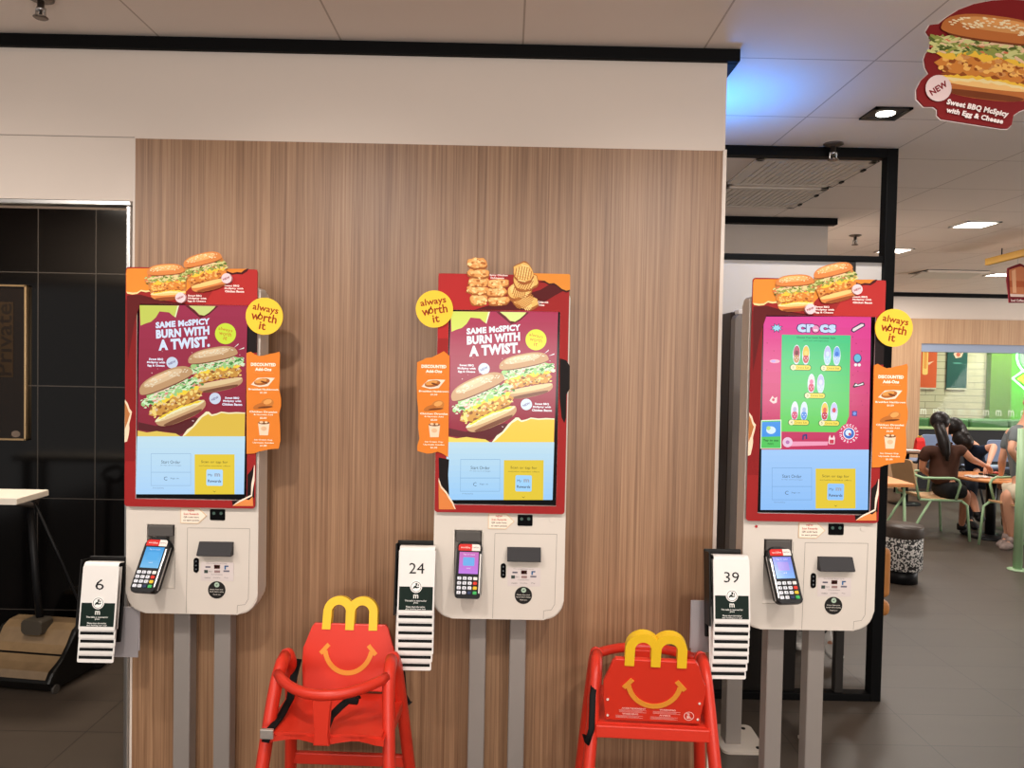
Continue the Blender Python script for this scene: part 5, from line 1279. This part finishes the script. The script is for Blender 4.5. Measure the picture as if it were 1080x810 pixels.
def dchair(lab, loc, rz, seat_h=.41, w=.42, arms=True, mats=None, group='sage green dining chairs', d=.42):
    root = thing('dining_chair', lab, 'chair', loc, rz, group)
    SM, FM = mats or (OAK, GRN); r = .012
    b = MB(); n = 8
    prof = [(-d/2, .006), (-d/4, -.006), (0, -.008), (d/4, -.002), (d/2-.02, .012), (d/2, .03)]
    for q in range(len(prof)-1):
        (y0, z0), (y1, z1) = prof[q], prof[q+1]
        for s, t in ((1, 0), (-1, -.014)):
            f = [(-w/2+.02, y0, seat_h+z0+t), (w/2-.02, y0, seat_h+z0+t), (w/2-.02, y1, seat_h+z1+t), (-w/2+.02, y1, seat_h+z1+t)]; b.face(f if s > 0 else f[::-1], True)
    for y, z in (prof[0], prof[-1]): b.face([(-w/2+.02, y, seat_h+z), (w/2-.02, y, seat_h+z), (w/2-.02, y, seat_h+z-.014), (-w/2+.02, y, seat_h+z-.014)])
    for sx in (-1, 1): 
        for q in range(len(prof)-1): (y0, z0), (y1, z1) = prof[q], prof[q+1]; x = sx*(w/2-.02); b.face([(x, y0, seat_h+z0), (x, y1, seat_h+z1), (x, y1, seat_h+z1-.014), (x, y0, seat_h+z0-.014)])
    b.build('seat', SM, root)
    b = MB(); b.prism(rrect(-w/2+.02, 0, w/2-.02, .26, .03), -.007, .007, .004); bk = b.build('backrest', SM, root); bk.location = (0, d/2+.03, seat_h+.10); bk.rotation_euler = (R(-12), 0, 0)
    for sx in (-1, 1):
        b = MB(); b.tube([(sx*(w/2-.01), -d/2+.02, seat_h-.02), (sx*(w/2), -d/2-.03, seat_h-.06), (sx*(w/2+.01), -d/2-.06, 0)], r, 10); b.build('leg', GRN if mats is None else FM, root)
        b = MB(); b.tube([(sx*(w/2-.01), d/2-.10, seat_h-.02), (sx*(w/2), d/2, seat_h*.55), (sx*(w/2+.01), d/2+.12, 0)], r, 10); b.build('leg', FM, root)
        b = MB(); b.tube([(sx*(w/2-.012), -d/2+.02, seat_h-.02), (sx*(w/2-.012), d/2, seat_h-.012)], r, 10); b.tube([(sx*(w/2-.03), d/2, seat_h-.01), (sx*(w/2-.03), d/2+.06, seat_h+.26)], r*.9, 8); b.build('side_frame', FM, root)
        if arms:
            b = MB(); z = seat_h+.20; b.tube([(sx*(w/2-.03), d/2+.05, z+.02), (sx*(w/2+.03), d/2, z), (sx*(w/2+.035), -.08, z), (sx*(w/2+.033), -.13, z-.02), (sx*(w/2+.03), -.15, z-.06), (sx*(w/2+.01), -.12, seat_h-.01)], r, 10); b.build('armrest', FM, root)
    return root
# chair carrying the woman in brown (faces the table: +x, a little away)
dchair('sage green armchair with oak seat, the woman in brown is sitting on it', (4.12, 7.42, 0), R(92), .40, .44)
# more chairs
dchair('sage green chair half hidden behind the speckled drum stool', (3.72, 8.15, 0), R(60), .41, .40)
dchair('sage green armchair under the man in the grey shirt', (4.72, 6.92, 0), R(-78), .42, .42)
BLUEC = mat('blue_grey_chair', (138, 154, 186), .5)
for px, Y, lab in ((973, 9.9, 'blue grey backed chair beyond the woman in brown, by the oak pillar'), (1040, 9.3, 'blue grey backed chair between the dark haired person and the man in grey')):
    c = at(px, 470, Y); dchair(lab, (c.x, Y-.1, 0), R(180), .46, .5, False, (BLUEC, BLACK), 'blue grey chairs by the window')
# round table with black pedestal
ty = 7.42; tx_ = at(1046, 505, ty).x; tzp = at(1035, 503.5, ty-.1).z
root = thing('dining_table', 'round wooden dining table with a black pedestal, shared by the seated people', 'table', (tx_+.0, ty, 0))
b = MB(); b.lathe([(.33, tzp-.03), (.345, tzp-.022), (.345, tzp-.006), (.335, tzp), (.01, tzp)], 44); b.build('tabletop', ORW, root)
b = MB(); b.lathe([(.045, .02), (.045, tzp-.03)], 20); b.build('pedestal', BLACK, root)
b = MB(); b.lathe([(.22, 0), (.22, .012), (.05, .03)], 30); b.build('base', BLACK, root)
TP = Vector((tx_, ty, tzp))
b = MB(); b.box((0, 0, .004), (.26, .18, .008), bev=.003); b.box((0, -.09, .012), (.26, .006, .012), bev=.002); b.box((0, .09, .012), (.26, .006, .012), bev=.002); b.box((-.13, 0, .012), (.006, .18, .012), bev=.002); b.box((.13, 0, .012), (.006, .18, .012), bev=.002)
tray = tag(b.build('serving_tray', mat('tray_black', (34, 32, 34), .4), loc=TP+Vector((.08, .05, .0))), 'black serving tray on the round table, right of the white paper', 'tray'); tray.rotation_euler[2] = .3
b = MB(); rnd = random.Random(3); n = 8
V = [[b.bm.verts.new((-.1+.2*i/n, -.07+.14*j/n, .004+.012*rnd.random())) for j in range(n+1)] for i in range(n+1)]
for i in range(n):
    for j in range(n): b.vf([V[i][j], V[i+1][j], V[i+1][j+1], V[i][j+1]], True)
pp = tag(b.build('food_wrapper', mat('wrapper_white', (232, 226, 220), .6), loc=TP+Vector((-.20, -.10, .001))), 'crumpled white food wrapper at the near left of the round table', 'wrapper')
md = pp.modifiers.new('s', 'SOLIDIFY'); md.thickness = .002
b = MB(); b.sph((0, 0, .014), .03, (1, .8, .48)); b.sph((.03, .01, .012), .024, (1, .8, .5)); b.sph((-.025, .015, .012), .02, (1, 1, .55)); tag(b.build('fried_chicken', mat('fried_brown', (180, 76, 60), .6, noise=.4, nscale=40), loc=TP+Vector((.03, -.02, .02))), 'reddish fried chicken pieces on the tray between the hands', 'food')
# orange topped low table at left
oy = 6.6; a, c = at(925, 505, oy+.2), at(957, 510, oy-.1)
root = thing('low_table', 'small orange wood table left of the empty oak chair back, behind the drum stool', 'table', (c.x-.26, oy, 0))
zt = at(950, 508, oy-.1).z
b = MB(); b.bb((-.28, -.22, zt-.03), (.26, .22, zt), .004); b.build('tabletop', ORW, root)
for sx in (-1, 1):
    for sy in (-1, 1):
        b = MB(); b.tube([(sx*.20, sy*.16, zt-.03), (sx*.27-.06, sy*.2, 0)], .012, 10); b.build('leg', GRN, root)
# red box on the far small table by the pillar
sy_ = 9.2; c = at(966, 474, sy_)
root = thing('side_table', 'small dark edged side table by the oak pillar with a red box on it', 'table', (c.x-.12, sy_, 0))
b = MB(); b.lathe([(.22, c.z-.035), (.23, c.z-.02), (.23, c.z-.006), (.01, c.z)], 30); b.build('tabletop', mat('dark_oak', (120, 84, 60), .45), root)
b = MB(); b.lathe([(.04, 0), (.04, c.z-.03)], 16); b.build('pedestal', BLACK, root)
b = MB(); b.lathe([(.18, 0), (.18, .015), (.04, .03)], 24); b.build('base', BLACK, root)
b = MB(); b.use(0, (206, 44, 42)); w = .055
bm2 = bmesh.new(); lo = [bm2.verts.new(v) for v in ((-w, -.04, 0), (w, -.04, 0), (w, .04, 0), (-w, .04, 0))]; hi = [bm2.verts.new(v) for v in ((-w*.85, -.03, .11), (w*.85, -.03, .11), (w*.85, .03, .11), (-w*.85, .03, .11))]; tp = [bm2.verts.new((-w*.85, 0, .15)), bm2.verts.new((w*.85, 0, .15))]
bm2.faces.new(lo[::-1])
for i in range(4): bm2.faces.new([lo[i], lo[(i+1) % 4], hi[(i+1) % 4], hi[i]])
bm2.faces.new([hi[0], hi[1], tp[1], tp[0]]); bm2.faces.new([hi[2], hi[3], tp[0], tp[1]]); bm2.faces.new([hi[1], hi[2], tp[1]]); bm2.faces.new([hi[3], hi[0], tp[0]])
b._take(bm2, Matrix.Identity(4), False); b.use(0, (244, 190, 60))
for sx in (-.016, .016): b.tube([(sx-.014, 0, .145), (sx-.01, 0, .165), (sx, 0, .172), (sx+.01, 0, .165), (sx+.014, 0, .145)], .004, 6)
tag(b.build('meal_box', PRINT, loc=(c.x, sy_-.08, c.z)), 'red meal box with yellow handle on the side table by the oak pillar', 'box')
b = MB(); b.box((0, 0, .004), (.2, .12, .008), bev=.003); tag(b.build('napkin', mat('napkin_white', (236, 230, 224), .7), loc=(c.x-.13, sy_-.12, c.z)), 'white folded napkin left of the red meal box', 'napkin')
# white bag on the chair left
c = at(950, 493, 7.6)
b = MB(); b.lathe([(.05, 0), (.085, .03), (.10, .12), (.07, .19), (.045, .22), (.06, .27), (.02, .26)], 14)
rnd = random.Random(8)
for v in b.bm.verts: v.co += Vector((rnd.uniform(-.012, .012), rnd.uniform(-.012, .012), rnd.uniform(-.006, .006)))
BAG = tag(b.build('plastic_bag', mat('bag_white_green', (206, 214, 190), .5), loc=(3.72, 8.12, .425)), 'white green plastic bag standing on the chair behind the drum stool', 'bag')
# green partition with perforated panel at right edge
gy = 6.3; p = fl(1073, 601); gx = p.x; gy = p.y
root = thing('green_screen', 'sage green metal screen with a perforated panel and posts, cut by the right edge', 'screen', (gx, gy, 0), R(-12))
zt = at(1075, 452, gy).z; zb_ = at(1075, 508, gy).z
for q, xx in enumerate((0, .62)):
    b = MB(); b.cyl((xx, 0, .008), (xx, 0, zt), .034, 20); pst = b.build('post', GRN, root)
    b = MB(); b.lathe([(.075, 0), (.075, .006), (.034, .012)], 24, (xx, 0, 0)); b.build('base_flange', GRN, pst)
b = MB(); b.bb((.0, -.02, zt-.05), (.62, .02, zt), .004); b.bb((.0, -.02, zb_), (.62, .02, zb_+.05), .004); b.bb((-.03, -.02, zb_), (.05, .02, zt), .004); b.build('panel_frame', GRN, root)
b = MB(); n = 22
for q in range(n): z = zb_+.05+(zt-zb_-.1)*(q+.5)/n; b.bb((.05, -.008, z-.0045), (.62, .008, z+.0045))
for q in range(12): x = .05+.57*(q)/11; b.bb((x-.007, -.006, zb_+.05), (x+.007, .006, zt-.05))
b.build('perforated_panel', GRN, root)
b = MB(); b.tube([(0, 0, at(1073, 573, gy).z), (.62, 0, at(1073, 573, gy).z)], .014, 10); b.build('rail', GRN, root)
# tan chair behind the frame
cy_ = 4.15; a = at(931, 572, cy_)
root = thing('tan_chair', 'tan leather chair behind the black partition frame, only its edge showing', 'chair', (at(938, 640, cy_-.15).x-.235, cy_, 0))
b = MB(); b.bb((.16, -.15, .40), (.245, .15, a.z), .03, 4); b.build('backrest', TAN, root)
b = MB(); b.bb((-.2, -.15, .30), (.25, .15, .385), .035, 4); b.build('seat', TAN, root)
for sx, sy in ((-.015, -.14), (.165, -.14), (-.15, .14), (.10, .14)):
    b = MB(); b.cyl((sx, sy, 0), (sx, sy, .32), .012, 12); b.build('leg', BLACK, root)
# ------------------------------------------------------------------ people
SKIN = mat('skin', (206, 150, 122), .5); SKIN2 = mat('skin_tan', (192, 132, 102), .5); HAIR = mat('black_hair', (24, 18, 17), .4, noise=.2, nscale=60)
def skin(name, J, E, m, parent, rootj, sub=2):
    names = list(J); idx = {n: i for i, n in enumerate(names)}
    me = bpy.data.meshes.new(name); me.from_pydata([J[n][0] for n in names], [(idx[a], idx[b]) for a, b in E], []); 
    o = bpy.data.objects.new(name, me); COL.objects.link(o)
    md = o.modifiers.new('skin', 'SKIN'); md.use_smooth_shade = True; md.branch_smoothing = .6
    for i, n in enumerate(names):
        r = J[n][1]; r = r if isinstance(r, tuple) else (r, r)
        me.skin_vertices[0].data[i].radius = r; me.skin_vertices[0].data[i].use_root = (n == rootj)
    s = o.modifiers.new('sub', 'SUBSURF'); sub = 2; s.levels = sub; s.render_levels = sub
    bpy.context.view_layer.update()
    m2 = evalmesh(o); o.modifiers.clear(); o.data = m2; m2.materials.clear(); m2.materials.append(m)
    for p in m2.polygons: p.use_smooth = True
    if parent: o.parent = parent
    return o
def V3(*a): return Vector(a)
def hand(J, E, wrist, d, n, side, tag_, curl=.5, k=.9):
    """adds a palm, four fingers and a thumb. d = pointing direction, n = back-of-hand normal"""
    d = d.normalized(); n = n.normalized(); x = d.cross(n).normalized()*side
    pal = J[wrist][0]+d*.05*k; J[tag_+'palm'] = (pal, (.026*k, .016*k)); E.append((wrist, tag_+'palm'))
    for q, (o, L) in enumerate(((-.026, .066), (-.009, .076), (.009, .072), (.026, .056))):
        a = pal+d*.035*k+x*o*k; b_ = a+(d*.6*L-n*curl*.35*L)*k; c = b_+(d*.35*L-n*curl*.75*L)*k
        J[f'{tag_}f{q}a'] = (a, .0095*k); J[f'{tag_}f{q}b'] = (b_, .0085*k); J[f'{tag_}f{q}c'] = (c, .007*k)
        E += [(tag_+'palm', f'{tag_}f{q}a'), (f'{tag_}f{q}a', f'{tag_}f{q}b'), (f'{tag_}f{q}b', f'{tag_}f{q}c')]
    a = pal-x*.032*k-d*.015*k; b_ = a+(d*.035-x*.018-n*.012)*k; J[tag_+'ta'] = (a, .011*k); J[tag_+'tb'] = (b_, .009*k); E += [(tag_+'palm', tag_+'ta'), (tag_+'ta', tag_+'tb')]
def person(label, base, jts, clothes, skinm=SKIN, hair=None, k=.88, hands=None):
    """jts: world positions: pelvis, chest, neck, head, and per side sh, el, wr, hip, kn, an, toe"""
    root = thing('person', label, 'person', base)
    B = Vector(base); J = {}; E = []
    g = {n: Vector(v)-B for n, v in jts.items()}
    J['pelvis'] = (g['pelvis'], (.135*k, .105*k)); J['waist'] = (g['pelvis'].lerp(g['chest'], .45), (.118*k, .09*k)); J['chest'] = (g['chest'], (.145*k, .10*k)); J['neck'] = (g['neck'], .05*k)
    up = (g['head']-g['neck']).normalized()
    J['jaw'] = (g['neck'].lerp(g['head'], .55), .062*k); J['head'] = (g['head'], (.082*k, .092*k)); J['crown'] = (g['head']+up*.075*k, (.066*k, .074*k))
    E += [('pelvis', 'waist'), ('waist', 'chest'), ('chest', 'neck'), ('neck', 'jaw'), ('jaw', 'head'), ('head', 'crown')]
    for s in 'LR':
        J['sh'+s] = (g['sh'+s], .055*k); J['el'+s] = (g['el'+s], .038*k); J['fa'+s] = (g['el'+s].lerp(g['wr'+s], .3), .040*k); J['wr'+s] = (g['wr'+s], .026*k)
        J['hip'+s] = (g['hip'+s], .082*k); J['kn'+s] = (g['kn'+s], .056*k); J['cf'+s] = (g['kn'+s].lerp(g['an'+s], .3), .053*k); J['an'+s] = (g['an'+s], .030*k); J['toe'+s] = (g['toe'+s], (.028*k, .018*k))
        E += [('chest', 'sh'+s), ('sh'+s, 'el'+s), ('el'+s, 'fa'+s), ('fa'+s, 'wr'+s), ('pelvis', 'hip'+s), ('hip'+s, 'kn'+s), ('kn'+s, 'cf'+s), ('cf'+s, 'an'+s), ('an'+s, 'toe'+s)]
        hand(J, E, 'wr'+s, J['wr'+s][0]-g['el'+s], V3(0, 0, 1), 1 if s == 'R' else -1, 'h'+s, .8, k)
    body = skin('body', J, E, skinm, root, 'pelvis', 1)
    # face features, joined to the head by overlap inside the same mesh
    face = Vector(jts.get('face', (0, -1, 0))).normalized(); sd = face.cross(up).normalized()
    bmf = bmesh.new(); bmf.from_mesh(body.data)
    def blob(c, r, sc):
        bm2 = bmesh.new(); bmesh.ops.create_uvsphere(bm2, u_segments=10, v_segments=6, radius=r)
        mp = {}
        for v in bm2.verts: mp[v] = bmf.verts.new(c+sd*v.co.x*sc[0]+face*v.co.y*sc[1]+up*v.co.z*sc[2])
        for f in bm2.faces: ff = bmf.faces.new([mp[v] for v in f.verts]); ff.smooth = True
        bm2.free()
    H = g['head']
    blob(H+face*.088*k-up*.01*k, .014*k, (1, 1.3, 1.8)); 
    for s_ in (-1, 1): blob(H+sd*s_*.08*k-up*.005*k, .018*k, (.5, 1, 1.5))
    bmf.to_mesh(body.data); bmf.free()
    b = MB()
    for s_ in (-1, 1): b.sph(H+face*.078*k+sd*s_*.03*k+up*.015*k, .009*k, u=8, v=6)
    b.build('eyes', mat('eye_dark', (40, 30, 26), .3), root)
    b = MB(); b.sph(H+face*.078*k-up*.042*k, .018*k, (1, .5, .35)); b.build('mouth', mat('lips', (170, 90, 80), .5), root)
    for c in clothes: c(root, J, E, g, k)
    if hair: hair(root, g, k, up, face, sd)
    return root
def shirt(m, sleeve=.55, fat=1.12, low=1.0):
    def f(root, J, E, g, k):
        S = {'pelvis': (g['pelvis']-V3(0, 0, .01), tuple(r*fat for r in J['pelvis'][1])), 'waist': (J['waist'][0], tuple(r*fat*1.03 for r in J['waist'][1])), 'chest': (J['chest'][0], tuple(r*fat for r in J['chest'][1])), 'collar': (g['chest'].lerp(g['neck'], .72), .066*k)}
        e = [('pelvis', 'waist'), ('waist', 'chest'), ('chest', 'collar')]
        for s in 'LR':
            S['sh'+s] = (g['sh'+s], .067*k); S['sl'+s] = (g['sh'+s].lerp(g['el'+s], sleeve), .060*k); e += [('chest', 'sh'+s), ('sh'+s, 'sl'+s)]
            if sleeve > 1: pass
        skin('shirt', S, e, m, root, 'pelvis', 1)
    return f
def trousers(m, length=1.0, fat=1.14):
    def f(root, J, E, g, k):
        S = {'pelvis': (g['pelvis']-V3(0, 0, .02), tuple(r*1.1 for r in J['pelvis'][1]))}; e = []
        for s in 'LR':
            S['hip'+s] = (g['hip'+s], .082*k*fat); S['mid'+s] = (g['hip'+s].lerp(g['kn'+s], .55), .076*k*fat); e += [('pelvis', 'hip'+s), ('hip'+s, 'mid'+s)]
            if length >= .5: S['kn'+s] = (g['kn'+s], .060*k*fat); e.append(('mid'+s, 'kn'+s))
            if length >= 1: S['an'+s] = (g['an'+s]+V3(0, 0, .01), .047*k*fat); e.append(('kn'+s, 'an'+s))
        skin('trousers' if length >= 1 else 'shorts', S, e, m, root, 'pelvis', 1)
    return f
def shoes(m):
    def f(root, J, E, g, k):
        for s in 'LR':
            a, t = g['an'+s], g['toe'+s]; d = (t-a); heel = a+V3(0, 0, -.035*k)-V3(d.x, d.y, 0)*.2; tip = t+d*.22
            ax = (tip-heel); L = ax.length; ax.normalize(); sx = ax.cross(V3(0, 0, 1)).normalized(); up_ = sx.cross(ax)
            b = MB(); b.M = Matrix.Translation((heel+tip)/2+up_*.012*k) @ Matrix((sx, ax, up_)).transposed().to_4x4()
            n = 12; pr = [(q/n-.5)*L*1.08 for q in range(n+1)]
            b.tube([(0, y_, -.004) for y_ in pr], [max(.008, (.050-.012*abs(2*q/n-1.1))*k*min(1, (1-abs(2*q/n-1)**4)+.25)) for q in range(n+1)], 14, flat=(1, .82))
            b.M = Matrix.Identity(4); b.tube([a+V3(0, 0, .03), heel.lerp(tip, .25)+V3(0, 0, .01)], [.046*k, .05*k], 14)
            b.build('shoe', m, root)
    return f
def longhair(pony=None, cover=True, tail=None):
    def f(root, g, k, up, face, sd):
        H = g['head']; b = MB()
        S = {'a': (H+up*.03*k-face*.012*k, (.096*k, .100*k)), 'b': (H+up*.082*k-face*.006*k, (.074*k, .08*k)), 'c': (H-up*.055*k-face*.045*k, (.078*k, .06*k))}
        e = [('b', 'a'), ('a', 'c')]; prev = 'c'
        for i, (p, r) in enumerate(tail or []):
            S[f't{i}'] = (Vector(p), r); e.append((prev, f't{i}')); prev = f't{i}'
        b = MB(); zz = Matrix((sd, face, up)).transposed().to_4x4()
        b.M = Matrix.Translation(H) @ zz
        b.sph((0, -.018*k, .035*k), .1*k, (1.0, 1.06, 1.06), u=24, v=16); b.M = Matrix.Identity(4)
        if tail:
            P0 = [H-up*.02*k-face*.085*k]+[Vector(p) for p, r in tail]; R0 = [.055*k]+[(r if not isinstance(r, tuple) else r[0]) for p, r in tail]
            PP, RR = [], []
            for i in range(len(P0)-1):
                for q in range(4): PP.append(P0[i].lerp(P0[i+1], q/4)); RR.append(R0[i]+(R0[i+1]-R0[i])*q/4)
            PP.append(P0[-1]); RR.append(R0[-1]); b.tube(PP, RR, 14)
        b.build('hair', HAIR, root)
    return f
def P_(px, py, Y): return at(px, py, Y)
# woman in brown, back to us, on the oak chair, leaning to the table
wy = 7.35
pel = P_(993, 512, wy); ch = P_(1000, 480, wy+.04); nk = P_(995, 462, wy+.06); hd = P_(992.5, 447, wy+.10)
gd = Vector((math.cos(R(22)), math.sin(R(22)), 0)); rt = Vector((gd.y, -gd.x, 0))
W = dict(pelvis=V3(pel.x, wy, .50), chest=V3(ch.x, wy+.06, ch.z), neck=nk, head=hd, face=(.7, .7, -.1),
    shR=P_(1013, 472, wy-.05), elR=P_(1024, 484, wy-.08), wrR=P_(1037, 490, wy-.0),
    shL=P_(977, 474, wy+.05), elL=P_(972, 494, wy+.12), wrL=P_(985, 503, wy+.26),
    hipR=V3(pel.x+.06, wy-.10, .47), knR=P_(1019, 519, wy-.10), anR=P_(1014, 553, wy+.18), toeR=P_(1018, 559, wy+.16),
    hipL=V3(pel.x+.06, wy+.10, .47), knL=P_(1024, 522, wy+.10), anL=P_(1031, 543, wy+.0), toeL=P_(1036, 548, wy-.05))
W['toeR'].z = .02; W['anR'].z = .075
tb = Vector((pel.x, wy, 0))
person('woman with a black ponytail, brown shirt and black shorts, seated with her back to us', tb, W,
    [shirt(mat('brown_shirt', (66, 40, 30), .8, noise=.12, nscale=14), .62, 1.34), trousers(mat('black_cloth', (18, 17, 18), .8), .5, 1.16), shoes(mat('black_shoe', (24, 22, 24), .5))], SKIN2,
    longhair(tail=[(P_(993, 458, wy-.06)-tb, (.05, .045)), (P_(996, 468, wy-.10)-tb, (.052, .04)), (P_(998, 479, wy-.12)-tb, (.036, .03)), (P_(999, 486, wy-.12)-tb, (.012, .012))]))
# dark haired person in navy bending over the table from behind
ny = 7.95
tb = Vector((P_(1030, 500, ny).x, ny+.1, 0))
Np = dict(pelvis=V3(tb.x+.1, ny+.15, .50), chest=P_(1027, 473, ny), neck=P_(1017, 462, ny-.02), head=P_(1008, 453, ny-.02), face=(-.6, -.3, -.7),
    shR=P_(1020, 476, ny+.15), elR=P_(1030, 496, ny+.1), wrR=P_(1030, 500, ny-.25), shL=P_(1033, 476, ny-.1), elL=P_(1049, 470, ny-.2), wrL=P_(1043, 488, ny-.42),
    hipR=V3(tb.x+.0, ny+.2, .46), knR=V3(tb.x-.1, ny-.1, .46), anR=V3(tb.x-.1, ny-.05, .08), toeR=V3(tb.x-.12, ny-.2, .03),
    hipL=V3(tb.x+.2, ny+.15, .46), knL=V3(tb.x+.22, ny-.2, .46), anL=V3(tb.x+.22, ny-.15, .08), toeL=V3(tb.x+.2, ny-.3, .03))
person('person with long black hair in a dark navy top bending over the round table', tb, Np,
    [shirt(mat('navy_cloth', (22, 34, 54), .8), .7, 1.14), trousers(mat('dark_denim', (40, 44, 54), .8)), shoes(mat('black_shoe', (24, 22, 24)))], SKIN,
    longhair(tail=[(P_(1014, 462, ny-.08)-tb, (.09, .05)), (P_(1020, 468, ny-.14)-tb, (.07, .04)), (P_(1022, 474, ny-.16)-tb, (.02, .02))]))
# man in grey on the right, head outside the frame
my = 6.95
tb = Vector((P_(1078, 520, my).x, my, 0))
Mn = dict(pelvis=P_(1080, 514, my), chest=P_(1074, 464, my), neck=P_(1084, 440, my), head=P_(1090, 420, my), face=(-1, .1, -.3),
    shR=P_(1066, 455, my+.15), elR=P_(1057, 484, my+.18), wrR=P_(1056, 500, my+.3), shL=P_(1074, 455, my-.15), elL=P_(1066, 474, my-.22), wrL=P_(1077, 490, my-.20),
    hipR=P_(1074, 520, my+.1), knR=P_(1060, 522, my+.1), anR=P_(1063, 560, my+.1), toeR=P_(1055, 573, my+.05), hipL=P_(1076, 519, my-.1), knL=P_(1062, 520, my-.1), anL=P_(1068, 562, my-.02), toeL=P_(1058, 574, my-.06))
for s in 'LR': Mn['an'+s].z = .075; Mn['toe'+s].z = .02
person('man in grey t-shirt and beige shorts seated at the right edge, head out of frame', tb, Mn,
    [shirt(mat('grey_shirt', (98, 104, 106), .8), .72, 1.2), trousers(mat('beige_cloth', (200, 184, 160), .8), .5, 1.2), shoes(mat('sandal_grey', (130, 112, 106), .6))], SKIN,
    None)
# person on the tan chair behind the partition
sy = 4.18; cx = at(900, 600, sy).x; tb = Vector((cx, sy, 0))
Sp = dict(pelvis=V3(cx-.05, sy, .47), chest=V3(cx-.08, sy, .80), neck=V3(cx-.10, sy, .95), head=V3(cx-.12, sy, 1.07), face=(-1, 0, 0),
    shR=V3(cx-.08, sy+.15, .88), elR=V3(cx-.13, sy+.18, .66), wrR=V3(cx-.30, sy+.1, .60), shL=V3(cx-.08, sy-.15, .88), elL=V3(cx-.13, sy-.18, .66), wrL=V3(cx-.30, sy-.1, .60),
    hipR=V3(cx-.08, sy+.08, .45), knR=V3(cx-.36, sy+.08, .44), anR=V3(at(862, 670, sy).x, sy+.16, .10), toeR=V3(at(850, 690, sy).x, sy+.14, .03),
    hipL=V3(cx-.08, sy-.08, .45), knL=V3(cx-.36, sy-.08, .44), anL=V3(at(868, 670, sy).x, sy-.0, .14), toeL=V3(at(874.5, 690, sy).x, sy-.1, .06))
person('person in black seated behind the right kiosk, only trousers and white shoes showing', tb, Sp,
    [shirt(mat('black_cloth', (18, 17, 18)), .7), trousers(mat('black_cloth', (18, 17, 18)), 1.0, 1.45), shoes(mat('white_shoe', (222, 218, 212), .5))], SKIN, longhair())

# ------------------------------------------------------------------ light
def area(name, loc, size, power, col=(1, .94, .88), rot=(0, 0, 0), sy=None):
    l = bpy.data.lights.new(name, 'AREA'); l.energy = power; l.size = size; l.color = col
    if sy: l.shape = 'RECTANGLE'; l.size_y = sy
    o = bpy.data.objects.new(name, l); COL.objects.link(o); o.location = loc; o.rotation_euler = rot
    return o
for x in (-1.9, -.1, 1.7):
    area('ceiling_panel_lamp', (x, .35, 2.63), .45, 12)
for x in (-2.1, -.75, .75, 2.1):
    l = bpy.data.lights.new('ceiling_spot', 'SPOT'); l.energy = 90; l.spot_size = R(68); l.spot_blend = 1; l.shadow_soft_size = .06; l.color = (1, .93, .86)
    o = bpy.data.objects.new('ceiling_spot', l); COL.objects.link(o); o.location = (x, .75, 2.62)
    o.rotation_euler = (Vector((x*.8, 2.56, 1.25))-o.location).to_track_quat('-Z', 'Y').to_euler()
for x in (-1.5, 1.5):
    area('ceiling_panel_lamp', (x, -1.8, 2.63), .6, 20)
for (x, y) in ((4.6, 4.6), (3.4, 7.6), (6.2, 7.6), (5, 9.4)):
    area('dining_lamp', (x, y, 2.63), .5, 21)
area('booth_lamp', (5.2, 11.6, 2.6), .8, 30, (1, .93, .76)); area('booth_lamp', (8, 11.6, 2.6), .8, 55, (.9, 1, .8))
area('added_ceiling_fill', (1.2, -3.6, 1.5), 5, 185, (1, .93, .87), (R(90+54), 0, 0), 1.2)  # unseen fill light added behind the camera to brighten the ceiling
area('added_dining_fill', (9.6, 6.5, 1.3), 4, 140, (1, .96, .92), (R(90+32), 0, R(90)), 1.6)  # unseen fill light added at the right to lift the dining ceiling
area('added_recess_fill', (-2.4, 3.3, 2.6), .3, 38, (1, .88, .74))  # fill light added inside the recess to brighten its floor
# blue glow of a screen fixed to the end of the wall, lighting the ceiling
area('blue_uplight', (XR+.10, 3.05, 2.22), .16, 3.4, (0, .26, 1), (R(180), R(-12), 0)).data.spread = R(140)
w = bpy.data.worlds.new('world'); SC.world = w; w.use_nodes = True
w.node_tree.nodes['Background'].inputs[0].default_value = (1, .95, .9, 1); w.node_tree.nodes['Background'].inputs[1].default_value = .55
SC.view_settings.view_transform = 'Standard'; SC.view_settings.look = 'None'; SC.view_settings.gamma = 1; SC.view_settings.use_curve_mapping = False
SC.view_settings.exposure = 0
